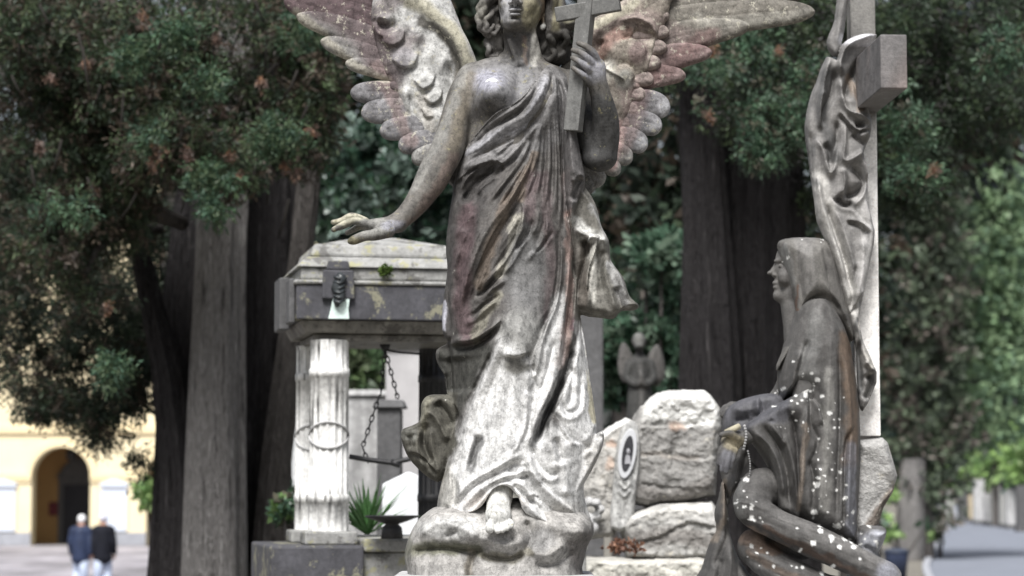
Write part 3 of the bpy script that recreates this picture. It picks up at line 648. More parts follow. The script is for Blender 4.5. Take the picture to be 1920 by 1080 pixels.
# the cypress on the right above its own grey trunk
RC = far_tree('tall dense cypress on a straight grey trunk beside the road', 1730, -100, 850, 78, 105, [(0.08, 0.105, 0.07), (0.12, 0.155, 0.1), (0.12, 0.105, 0.09), (0.055, 0.072, 0.052)], 39, name='cypress_tree', trunk=0.42, ls=0.24, n=60, cut=-0.4, per=12, tpx=1718)
far_tree('fresh green cypress at the right edge above the road', 1872, 240, 740, 80, 76, [(0.18, 0.27, 0.15), (0.25, 0.35, 0.2), (0.12, 0.19, 0.12)], 40, name='cypress_tree', trunk=0.3, ls=0.26, n=60, cut=-0.35, tpx=1714)  # leaf greens here and on the next cypress lightened to paint in haze
far_tree('slim darker green cypress leaning over the road at the right edge', 1815, 330, 790, 82, 48, [(0.1, 0.16, 0.1), (0.14, 0.2, 0.12)], 41, name='cypress_tree', trunk=0.3, ls=0.28, n=50, cut=-0.3, tpx=1712)
for i, (px, top, bpy_, Y, wpx, lab) in enumerate(((1860, 795, 880, 150, 70, 'light green young tree over the tombs along the road'), (1920, 830, 890, 140, 60, 'light green young tree at the right edge above the tombs'), (1800, 850, 905, 175, 40, 'small pale green tree at the far bend of the road'))):
    far_tree(lab, px, top, bpy_, Y, wpx * 0.7, GL, 50 + i, name='roadside_tree', trunk=0.2, ls=0.4, n=14, cut=-0.2, shape='ball', mat=M_LEAFG)
tag(far_tree('dark wooded slope tree at far right', 1990, 300, 900, 180, 90, [(0.05, 0.08, 0.07), (0.06, 0.09, 0.08)], 55, trunk=0.4, ls=0.6, n=8, cut=-0.3, shape='ball'), 'hazy blue-green tree closing the right edge of the picture')
# ------------------------------------------------------------------ canopy tomb, left of the angel
YT = 11.0; TH = R(11)
c0 = P(556, 600, YT); C0 = Vector((c0.x, YT, 0)); u_ = Vector((math.cos(TH), math.sin(TH), 0)); v_ = Vector((-math.sin(TH), math.cos(TH), 0))
TOMB = thing('canopy_tomb', C0, 'weathered stone canopy tomb on fluted white columns with a mossy stepped roof', 'tomb')
MT = Matrix.Translation(C0) @ Matrix.Rotation(TH, 4, 'Z')
def tmb(): m = MB(); m.M = MT; return m
s = S(YT); zz = lambda py: P(640, py, YT).z
W_, D_ = 0.84, 0.80
m = tmb(); m.box(0, W_, 0, D_, zz(598), zz(533)); m.build('frieze', M_TOMBG, TOMB, 0.006)
m = tmb(); m.box(-0.012, W_ + 0.012, -0.012, D_ + 0.012, zz(533) + 0.002, zz(524)); m.box(0.02, W_ - 0.02, 0.02, D_ - 0.02, zz(524) + 0.002, zz(500)); m.box(0.0, W_, 0.0, D_, zz(500) + 0.002, zz(478), 0.05, 0.05); m.build('cornice', M_TOMBR, TOMB, 0.012)
m = tmb(); m.box(0.07, W_ - 0.07, 0.07, D_ - 0.07, zz(478) + 0.002, zz(452), 0.02, 0.02); m.box(0.12, W_ - 0.12, 0.12, D_ - 0.12, zz(452) + 0.002, zz(428), 0.22, 0.22); m.build('roof', M_TOMBR, TOMB, 0.015)
m = tmb(); m.box(0.05, W_ - 0.05, 0.05, D_ - 0.05, zz(622), zz(598) - 0.002, -0.03, -0.03); m.box(0.09, W_ - 0.09, 0.09, D_ - 0.09, zz(636), zz(622) - 0.002); m.build('architrave', stone_mat('dark_soffit_stone', base=(0.2, 0.19, 0.17), lichen=(0.05, 0.045, 0.04), lich=0.52, lscale=9, fine=50), TOMB, 0.006)
# side tablets on the left end, bronze festoon and its bleached runs on the front
m = tmb(); m.box(-0.03, -0.002, 0.05, 0.2, zz(604), zz(520)); m.box(-0.05, -0.002, 0.3, 0.55, zz(610), zz(510)); m.build('side_tablet', M_SLAB, TOMB, 0.006)
fx = (632 - 556) * s / math.cos(TH)
m = tmb(); q = [(fx + 0.012 * math.sin(k * 1.7), -0.03 - 0.008 * (k % 2), zz(512 + k * 9)) for k in range(8)]; m.tube(q, [0.012, 0.026, 0.024, 0.027, 0.024, 0.026, 0.02, 0.008], 9)
for k in range(1, 7): m.tube([(fx - 0.024, -0.045, zz(510 + k * 9)), (fx, -0.06, zz(514 + k * 9)), (fx + 0.024, -0.045, zz(508 + k * 9))], 0.007, 6)
m.build('bronze_festoon', M_BRONZEDARK, TOMB, smooth=True)
m = tmb(); fx0 = (600 - 556) * s; fx1 = (668 - 556) * s
m.box(fx - 0.075, fx + 0.075, -0.028, -0.0025, zz(560), zz(506), 0.005, 0); m.box(fx - 0.055, fx + 0.055, -0.02, 0.06, zz(506) + 0.002, zz(488), 0.01, 0); m.build('keystone', M_TOMBG, TOMB, 0.006)
m = tmb(); m.prism([(fx - 0.044, zz(597)), (fx + 0.05, zz(597)), (fx + 0.046, zz(578)), (fx + 0.051, zz(560)), (fx + 0.036, zz(545)), (fx + 0.040, zz(530)), (fx + 0.026, zz(520)), (fx + 0.014, zz(540)), (fx - 0.012, zz(552)), (fx - 0.026, zz(562)), (fx - 0.034, zz(580))], -0.0245, -0.0225 + 0.02); m.build('bleached_run', plain('verdigris_bleach', (0.62, 0.74, 0.7), 0.7, 0.2, 0.3, 22), TOMB)
# fluted columns
def flute_col(cx, cy, zb, zt_, r):
    n = 96; prof = []; vs = []; zs = [zb, zb + 0.02, zb + 0.13, zb + 0.135, zb + 0.165, zb + 0.17, zb + 0.5, zt_ - 0.17, zt_ - 0.165, zt_ - 0.135, zt_ - 0.13, zt_ - 0.05, zt_ - 0.03, zt_]
    for z in zs:
        ring = any(abs(z - a) < 1e-6 for a in (zb + 0.135, zb + 0.165, zt_ - 0.165, zt_ - 0.135)); t = (z - zb) / (zt_ - zb)
        for j in range(n):
            a = 2 * math.pi * j / n; rr_ = r * (1.04 - 0.05 * t); fl = 0 if ring or z in (zb, zt_) else -0.010 * max(0, abs(math.cos(a * 8)) ** 0.7 * 1.0 - 0.15)
            rr2 = rr_ + (0.004 if ring else fl); vs.append(tuple(MT @ Vector((cx + rr2 * math.cos(a), cy + rr2 * math.sin(a), z))))
    m_ = len(zs); fs = np.array([(i * n + j, i * n + (j + 1) % n, (i + 1) * n + (j + 1) % n, (i + 1) * n + j) for i in range(m_ - 1) for j in range(n)])
    return np.array(vs), fs
def cx_(px, dep): # local u of a point seen at px, local v = dep
    for uu in np.linspace(-0.2, 1.2, 1400):
        w_ = MT @ Vector((uu, dep, 0)); 
        if (w_.x / w_.y) * FPX + 960 >= px: return uu
    return 1.2
zb_, zt_ = zz(997), zz(634)
for k, (px, dep) in enumerate(((617, 0.14), (590, 0.62), (880, 0.14), (812, 0.66))):
    cu = cx_(px, dep); r = 0.09 if k != 3 else 0.07
    v, f = flute_col(cu, dep, zb_, zt_, r); col = np_mesh('column', v, f, M_TOMBW if k != 3 else M_IRON, TOMB, smooth=False)
    if k == 3: continue
    m = tmb(); zc = zz(815)
    for sg in (1, -1):
        q = [(cu + (r - 0.0005) * math.cos(a), dep + (r - 0.0005) * math.sin(a), zc + sg * 0.06 * math.sin(a + 0.15)) for a in np.linspace(0, 2 * math.pi, 49)]; m.tube(q, 0.006, 6, False)
    m.build('carved_ribbon', M_PALE, col, smooth=True)
    m = tmb(); m.box(cu - r - 0.03, cu + r + 0.03, dep - r - 0.03, dep + r + 0.03, zz(1022), zb_ - 0.001); m.build('column_base', M_TOMBR, TOMB, 0.008)
m = tmb(); m.box(-0.12, 0.30, -0.12, D_ + 0.1, 0, zz(1022) - 0.001); m.build('pedestal', M_TOMBG, TOMB, 0.012)
m = tmb(); m.box(0.302, W_ + 0.5, -0.06, D_ + 0.1, 0, zz(1036)); m.box(0.303, W_ + 0.5, -0.09, D_ + 0.13, zz(1036) + 0.002, zz(1010)); m.build('tomb_slab', M_TOMBR, TOMB, 0.012)
m = MB(); tt = random.Random(2); mo = MT @ Vector(((722 - 556) * s, -0.02, zz(506)))
p = in_ell(120, (mo.x, mo.y, mo.z), (0.028, 0.02, 0.022), np.random.default_rng(4)); v, f, t = leaf_cloud(p, 6, 0.006, 0.012, [(0.09, 0.14, 0.03), (0.06, 0.1, 0.02)], 0, 2, sd=7)
mt_ = np_mesh('moss_tuft', v, f, M_LEAF, None, tone=t, smooth=False, loc=tuple(mo)); tag(mt_, 'round green moss tuft growing on the canopy tomb cornice', 'moss')
# iron lamp chains hanging in the canopy
CH = thing('hanging_chain', MT @ Vector(((722 - 556) * s + 0.04, 0.35, zz(640))), 'dark iron chains hanging inside the canopy tomb', 'chain')
m = MB(); yk = (MT @ Vector((0.4, 0.35, 0))).y
def chain_run(m, a, b, n, sag=0.0):
    A = P(*a, yk); B = P(*b, yk)
    for i in range(n):
        t0, t1 = i / n, (i + 1.35) / n; p0 = A.lerp(B, t0); p1 = A.lerp(B, min(t1, 1)); mid = (p0 + p1) / 2; d = (p1 - p0); sd = Vector((d.z, 0, -d.x)).normalized() if i % 2 else Vector((0, 1, 0)); w_ = 0.008
        q = [p0, p0.lerp(p1, 0.25) + sd * w_, p0.lerp(p1, 0.75) + sd * w_, p1, p0.lerp(p1, 0.75) - sd * w_, p0.lerp(p1, 0.25) - sd * w_, p0]; m.tube(q, 0.0035, 5, False)
chain_run(m, (722, 655), (714, 740), 7); chain_run(m, (722, 655), (746, 748), 8); chain_run(m, (712, 740), (680, 838), 8); chain_run(m, (680, 838), (690, 868), 3)
m.build('links', M_IRON, CH, smooth=True)
m = MB(); a = P(722, 634, yk); m.lathe([(0.03, a.z - 0.02), (0.02, a.z - 0.05), (0.012, a.z - 0.06)], 10, (a.x, a.y)); m.tube([P(722, 645, yk), P(722, 658, yk)], 0.008, 6); m.tube([P(722, 656, yk), P(750, 661, yk), P(790, 664, yk)], 0.005, 6); m.build('ceiling_hook', M_IRON, CH, smooth=True)
m = MB(); m.tube([P(655, 856, yk), P(690, 862, yk), P(735, 868, yk), P(770, 860, yk), P(800, 862, yk)], 0.012, 8); m.tube([P(733, 866, yk), P(750, 872, yk)], 0.016, 6); tag(m.build('iron_rail', M_IRON, None, smooth=True, loc=P(720, 862, yk)), 'thin dark iron rail crossing low between the canopy columns', 'rail')
# bowl on a foot
b0 = P(735, 968, 10.9); 
BO = thing('stone_bowl', Vector((b0.x, 10.9, zz(1010))), 'flat dark bowl on a short foot inside the canopy tomb', 'bowl')
m = MB(); rb = 0.118; m.lathe([(0.05, zz(1010) + 0.002), (0.045, b0.z - 0.05), (0.03, b0.z - 0.035), (0.06, b0.z - 0.025), (rb, b0.z - 0.004), (rb + 0.006, b0.z + 0.004), (rb - 0.006, b0.z + 0.003), (0.05, b0.z - 0.015)], 32, (b0.x, b0.y)); m.build('dish', M_IRON, BO, smooth=True)
# spiky plant
pb = P(688, 1000, 11.5); PL = thing('yucca_plant', Vector((pb.x, 11.5, zz(1010))), 'spiky green yucca behind the fluted column', 'plant')
gq = random.Random(3); m = MB()
for k in range(46):
    az = gq.uniform(0, 6.28); el = gq.uniform(0.35, 1.5); L = gq.uniform(0.2, 0.34); d = Vector((math.cos(az) * math.cos(el), math.sin(az) * math.cos(el), math.sin(el))); sd = d.cross(Vector((0, 0, 1))).normalized() * 0.011; b = Vector((pb.x, 11.5, zz(1006))); up = sd.cross(d).normalized() * 0.004
    m._add([b - sd, b + sd, b + d * L * 0.55 + sd * 0.8 - up, b + d * L + Vector((0, 0, -0.03)), b + d * L * 0.55 - sd * 0.8 - up, b + d * L * 0.5 + up], [(0, 1, 2, 5), (2, 3, 5), (3, 4, 5), (4, 0, 5)])
m.build('leaf_rosette', plain('yucca_leaf', (0.09, 0.2, 0.07), 0.4, 0.4, 0.35, 20), PL)
# tombs seen through the canopy
def slab_tomb(label, px0, px1, py0, py1, Y, dep, mat, name='grave_stone', cap=True, group=None, peak=False):
    a, b = P(px0, py1, Y), P(px1, py0, Y); t = thing(name, ((a.x + b.x) / 2, Y + dep / 2, 0), label, 'gravestone', group); m = MB()
    z0 = 0.0; h = b.z; mx = (a.x + b.x) / 2
    if peak: m.prism([(a.x, z0), (b.x, z0), (b.x, h - 0.12 * (b.x - a.x) * 2), (mx, h), (a.x, h - 0.12 * (b.x - a.x) * 2)], Y, Y + dep)
    else: m.box(a.x, b.x, Y, Y + dep, z0, h)
    m.build('slab', mat, t, 0.012)
    m = MB(); m.box(a.x - 0.06, b.x + 0.06, Y - 0.06, Y + dep + 0.06, 0, 0.25); m.build('foot', M_SLAB, t, 0.01)
    if cap and not peak: m = MB(); m.box(a.x - 0.03, b.x + 0.03, Y - 0.03, Y + dep + 0.03, h + 0.001, h + 0.05, 0.02, 0.02); m.build('cap', mat, t, 0.008)
    return t
M_WB = plain('white_block_stone', (0.68, 0.7, 0.72), 0.6, 0.3, 0.12, 14)
slab_tomb('white gabled gravestone low behind the dark bowl', 716, 815, 884, 1010, 13.2, 0.3, M_WB, peak=True)
slab_tomb('grey upright gravestone behind the hanging chain', 706, 752, 765, 1000, 14.5, 0.25, M_SLAB)
slab_tomb('pale tomb wall filling the back of the canopy', 722, 800, 655, 1000, 19.5, 0.4, plain('pale_plaster_wall', (0.55, 0.54, 0.55), 0.8, 0.2, 0.15, 3), name='tomb_wall')
slab_tomb('dim grey tomb behind the white fluted column', 640, 720, 742, 1000, 20.5, 0.6, M_PALE)
slab_tomb('white tomb side visible left of the fluted column', 526, 580, 720, 1040, 20.0, 0.6, M_WB)
slab_tomb('tall plain grey stone pillar right of the angel', 1086, 1131, 560, 1060, 16.0, 0.35, M_SLAB, name='stone_pillar', cap=False)
shrub('low mossy hedge glimpsed behind the fluted column', [(672, 690, 34, 34, 0, 0.3), (680, 730, 34, 34, 0, 0.3), (660, 640, 40, 40, 0.2, 0.3)], 24, [(0.09, 0.13, 0.06), (0.12, 0.15, 0.09), (0.06, 0.1, 0.05)], 800, 0.1, 61)
shrub('small bright green plant left of the tomb pedestal', [(546, 940, 9, 18, 0, 0.12), (534, 965, 9, 14, 0, 0.12)], 14, G2 + [(0.12, 0.2, 0.07)], 2400, 0.05, 62, spread=0.03)
shrub('bright green leafy tuft in front of the yellow arch', [(278, 940, 16, 26, 0, 0.3), (284, 920, 10, 16, 0, 0.2)], 30, GL, 900, 0.1, 63, spread=0.05)

# ------------------------------------------------------------------ rock tomb, right of the angel
YR = 12.0
RT = thing('rock_tomb', P(1230, 1060, YR) * 1.0, 'grave built of rough piled boulders with an oval portrait on a marble scroll', 'tomb'); RT.location.z = 0
def rockpiece(name, outline, T, Rr, d0, base, items, rough, seed, strokes=(), back=60, Y=YR, par=None, res=2.5):
    o = np.array(outline, float); V = Vol(o[:, 0].min() - 9, o[:, 0].max() + 9, d0 - back - 9, d0 + T + 60, o[:, 1].min() - 9, o[:, 1].max() + 9, res)
    V.relief(closed(outline, 1), T, Rr * 0.6, back, d0, strokes=[(q[0], q[1], q[2], q[3] * 0.4) for q in strokes], k=0, rough=(rough[0], rough[1], seed), sharp=1.3); return vmesh(name, V, Y, M_ROCK, par or RT, base, items, rough=(8, 3.8))
RK = (0.25, 0.245, 0.235); RKD = (0.15, 0.14, 0.13)
rockpiece('boulder', [(1182, 790), (1192, 770), (1228, 737), (1250, 732), (1318, 731), (1330, 740), (1352, 772), (1346, 830), (1340, 890), (1338, 925), (1290, 938), (1210, 948), (1176, 940), (1160, 900), (1165, 840)], 66, 34, 0, RK, [('poly', [(1215, 725), (1335, 725), (1345, 800), (1300, 800), (1200, 790)], 8, (0.6, 0.6, 0.58), 0.95), ('line', [(1190, 920), (1260, 930), (1335, 900)], 16, RKD, 0.7), ('blob', (1265, 800, 16, 9), (0.42, 0.29, 0.22), 0.6), ('line', [(1190, 850), (1300, 858)], 6, (0.2, 0.18, 0.16), 0.6)], (34, 10), 1.3, [('s', [(1340, 790), (1280, 800), (1210, 800), (1180, 800)], 16, -8), ('s', [(1176, 856), (1240, 854), (1300, 862), (1345, 850)], 14, 9), ('v', [(1262, 800), (1258, 850), (1264, 900)], 6, 7), ('s', [(1340, 910), (1270, 912), (1190, 902)], 12, 8)])
rockpiece('boulder', [(1158, 980), (1176, 958), (1230, 940), (1330, 936), (1345, 960), (1344, 1020), (1330, 1044), (1240, 1046), (1170, 1040)], 70, 24, 16, (0.36, 0.355, 0.34), [('line', [(1175, 1010), (1250, 1000), (1330, 1010)], 18, RKD, 0.8), ('line', [(1190, 960), (1320, 946)], 10, (0.58, 0.57, 0.54), 0.8)], (30, 11), 2.3, [('s', [(1340, 985), (1280, 976), (1230, 1000), (1180, 1010)], 14, 12), ('v', [(1220, 960), (1226, 1010)], 6, 9)])
rockpiece('boulder', [(1082, 850), (1100, 826), (1140, 800), (1172, 782), (1190, 790), (1176, 850), (1160, 930), (1150, 1000), (1090, 1010), (1076, 930)], 50, 16, 6, (0.37, 0.36, 0.34), [('line', [(1120, 815), (1172, 785)], 8, (0.65, 0.65, 0.63), 0.9), ('blob', (1140, 870, 10, 12), (0.42, 0.3, 0.23), 0.6), ('blob', (1145, 830, 12, 8), (0.46, 0.3, 0.22), 0.6)], (26, 7), 3.1)
rockpiece('ledge', [(1076, 1060), (1090, 1036), (1180, 1040), (1300, 1036), (1350, 1042), (1352, 1130), (1070, 1130)], 80, 18, 30, (0.4, 0.39, 0.36), [('line', [(1090, 1060), (1340, 1060)], 14, (0.5, 0.49, 0.44), 0.7)], (22, 8), 4.1)
# marble scroll with the oval portrait
def Wr(x, d, y, Y=YR): return Vector(to_world(np.array([[x, d, y]], np.float32), Y)[0])
V = Vol(1125, 1205, 40, 100, 780, 1000, 1.5); V.relief(closed([(1178, 790), (1192, 800), (1196, 850), (1188, 920), (1176, 985), (1140, 985), (1144, 920), (1150, 850), (1160, 805)], 2), 14, 8, 8, 64, k=0, strokes=[('r', [(1156, 900), (1166, 914), (1178, 900)], 3, 7), ('r', [(1153, 914), (1165, 928), (1178, 914)], 3, 7), ('r', [(1155, 890), (1168, 902), (1180, 888)], 3, 6), ('v', [(1170, 938), (1160, 975)], 3, 3), ('r', [(1190, 800), (1192, 860), (1180, 940)], 3, 5)])
vmesh('marble_scroll', V, YR, M_MARBLE, RT, (0.4, 0.4, 0.39), [('line', [(1150, 905), (1166, 924), (1182, 905)], 5, (0.14, 0.14, 0.14), 0.6)])
c = Wr(1171, 84, 850); m = MB(); sR = S(YR)
def oval(m, rx, rz, y0, y1, n=40, rot=0.16):
    q = []
    for j in range(n):
        a = 2 * math.pi * j / n; X_, Z_ = rx * math.cos(a), rz * math.sin(a); q.append((c.x + X_ * math.cos(rot) + Z_ * math.sin(rot), c.z - X_ * math.sin(rot) + Z_ * math.cos(rot)))
    m.prism(q, y0, y1)
oval(m, 16 * sR, 46 * sR, c.y - 0.012, c.y + 0.05); fr = m.build('portrait_frame', plain('white_porcelain', (0.5, 0.51, 0.53), 0.3, 0.5, 0.05, 6), RT, 0.004)
m = MB(); oval(m, 9.5 * sR, 33 * sR, c.y - 0.0155, c.y - 0.0125); m.build('portrait', plain('dark_enamel', (0.035, 0.035, 0.04), 0.25, 0.5, 0.5, 22), RT)
m = MB(); m.lathe([(0.001, c.z - 0.002), (0.008, c.z), (0.010, c.z + 0.012), (0.006, c.z + 0.022), (0.001, c.z + 0.026)], 10, (c.x + 0.004, c.y - 0.015)); m.prism([(c.x - 0.014, c.z - 0.05), (c.x + 0.016, c.z - 0.05), (c.x + 0.012, c.z - 0.012), (c.x, c.z - 0.002), (c.x - 0.010, c.z - 0.012)], c.y - 0.0185, c.y - 0.016); m.build('portrait_figure', plain('grey_enamel', (0.3, 0.3, 0.32), 0.3), RT)
# carved flower at the foot and the fallen brown leaves
V = Vol(1070, 1140, -20, 70, 915, 1010, 1.5)
for k in range(7):
    a = 2 * math.pi * k / 7; V.ell((1105 + 17 * math.cos(a), 44, 952 + 15 * math.sin(a)), (9, 12, 9), 3)
V.ell((1104, 40, 985), (16, 14, 14), 5); V.ell((1112, 58, 952), (10, 12, 9), 2, cut=True); V.ell((1096, 54, 975), (14, 14, 12), 3)
v, f = V.mesh(); fl = np_mesh('marble_flower', to_world(v, YR - 0.1), f, M_MARBLE, None, tone=paint(v, (0.5, 0.5, 0.5), [('blob', (1112, 952, 9, 8), (0.07, 0.07, 0.07), 0.9)]), loc=tuple(Wr(1105, 40, 990, YR - 0.1))); tag(fl, 'small white carved flower at the foot of the rock tomb', 'carving')
e = pix_ells([(1170, 1026, 34, 7, -0.62, 0.06)], YR); p = clumps(e, 14000, g); v, f, t = leaf_cloud(p[:70], 4, 0.01, 0.022, [(0.16, 0.085, 0.06), (0.15, 0.075, 0.05), (0.26, 0.14, 0.09)], 0, 1.5, sd=12)
tag(np_mesh('fallen_leaves', v, f, M_LEAF, None, tone=t, smooth=False, loc=tuple(P(1170, 1030, 11.4))), 'heap of rust-brown fallen leaves on the ledge of the rock tomb', 'leaves', kind='stuff')

# ------------------------------------------------------------------ small angel farther back
YS = 20.0
SA = thing('small_angel_statue', P(1200, 780, YS), 'small dark angel statue with raised rounded wings in the background', 'statue'); SA.location.z = 0
V = Vol(1140, 1260, -40, 50, 615, 800, 1.6)
V.ell((1197, 8, 640), (13, 14, 16), 3); V.ell((1197, 18, 650), (8, 8, 7), 3); V.cone((1198, 0, 655), (1199, 0, 674), 7, 8, 4); V.cone((1180, 0, 684), (1218, 0, 684), 10, 10, 8); V.chain([(1199, 0, 684), (1198, 2, 715), (1199, 4, 750), (1200, 4, 800)], [19, 20, 24, 27], 8); V.chain([(1180, 4, 684), (1174, 12, 708), (1192, 26, 722), (1200, 30, 706)], [8, 7, 6, 5], 4); V.chain([(1218, 4, 684), (1224, 12, 708), (1208, 26, 722), (1201, 30, 706)], [8, 7, 6, 5], 4); V.cone((1200, 22, 700), (1200, 20, 790), 4, 6, 4)
vmesh('body', V, YS, M_MARBLE, SA, (0.06, 0.06, 0.058), [('blob', (1197, 635, 14, 16), (0.18, 0.18, 0.17), 0.8), ('line', [(1200, 690), (1200, 780)], 6, (0.13, 0.125, 0.12), 0.7)])
for ol in ([(1166, 642), (1160, 660), (1158, 690), (1168, 716), (1184, 712), (1194, 690), (1186, 665), (1174, 644)], [(1232, 644), (1242, 660), (1248, 690), (1244, 712), (1228, 722), (1210, 706), (1206, 690), (1218, 660)]):
    V = Vol(1140, 1262, -40, 20, 630, 735, 1.6); V.relief(closed(ol, 3), 9, 12, 6, -16, k=0, strokes=[('v', [(ol[1][0] + 6, 670), (ol[1][0] + 4, 700)], 3, 3)]); vmesh('wing', V, YS, M_MARBLE, SA, (0.12, 0.115, 0.11))
a, b = P(1158, 795, YS), P(1242, 795, YS); m = MB(); m.box(a.x, b.x, YS - 0.2, YS + 0.2, 0, a.z); m.build('pedestal', M_SLAB, SA, 0.015)

# ------------------------------------------------------------------ right edge: bin, tombs along the road
b0 = P(1680, 1030, 60); BN = thing('litter_bin', (b0.x, 60, 0), 'dark blue litter bin beside the grey cypress trunk', 'bin')
m = MB(); zt0 = P(1680, 1034, 60).z; m.lathe([(0.24, 0.02), (0.30, zt0 - 0.06), (0.30, zt0 - 0.03)], 24, (b0.x, 60)); m.build('bin_body', plain('blue_bin_plastic', (0.03, 0.04, 0.075), 0.5), BN, smooth=True)
m = MB(); m.lathe([(0.32, zt0 - 0.03), (0.33, zt0 + 0.0), (0.27, zt0 + 0.05), (0.1, zt0 + 0.08)], 24, (b0.x, 60)); m.build('bin_lid', plain('dark_lid_plastic', (0.035, 0.045, 0.07), 0.5), BN, smooth=True)
M_DW = plain('dull_white_stone', (0.3, 0.3, 0.29), 0.8)
ms = [M_DW, M_SLAB, M_PALE, M_DW, M_PALE, M_SLAB, plain('cream_tomb_stone', (0.4, 0.34, 0.24), 0.8), M_PALE, M_DW]
for k, (px, py0, py1, wpx, Y, lab) in enumerate(((1782, 885, 958, 14, 150, 'white tombstone, leftmost of the row along the far road'), (1806, 870, 960, 16, 165, 'dark grey gabled tombstone second from the left along the far road'), (1836, 868, 962, 18, 160, 'tall pale tombstone in the middle of the row along the far road'), (1868, 880, 965, 18, 150, 'white capless tombstone right of the middle in the far road row'), (1896, 884, 972, 16, 140, 'pale gabled tombstone second from the right along the far road'), (1918, 878, 975, 20, 130, 'broad dark grey tombstone at the right edge of the far road row'), (1822, 895, 958, 10, 170, 'narrow cream tombstone just left of the tall pale one, far road'), (1852, 894, 962, 10, 155, 'narrow pale gabled tombstone just right of the tall pale one, far road'), (1882, 896, 968, 12, 145, 'narrow white tombstone between two larger ones toward the right edge, far road'))):
    slab_tomb(lab, px - wpx / 2, px + wpx / 2, py0 + 32, py1, Y, 0.6, ms[k], name='roadside_tomb', cap=k % 2 == 0, group='tombs along the far road', peak=k in (1, 4, 7))
shrub('low green bush at the foot of the straight grey trunk', [(1668, 960, 20, 34, 0, 0.6), (1740, 985, 14, 30, 0.5, 0.5), (1655, 1000, 14, 24, 0, 0.4)], 76, GL + G2, 26, 0.3, 64, spread=0.2)
shrub('weedy dry verge bush right of the grey trunk', [(1752, 1000, 18, 20, 0, 0.5), (1768, 985, 12, 12, 1, 0.5)], 80, [(0.15, 0.17, 0.09), (0.2, 0.19, 0.12), (0.09, 0.13, 0.06)], 24, 0.3, 65, spread=0.2)
t = thing('grey_tree_trunk', (P(1712, 1000, 79).x, 79, 0), None, None); bpy.data.objects.remove(t)
tk = trunk_mesh(RC, [P(1700, 1062, 77.4), P(1706, 980, 77.4), P(1712, 860, 77.4)], [0.5, 0.42, 0.36], M_BARKG, 'trunk', 6, 0.08, 3, 24)

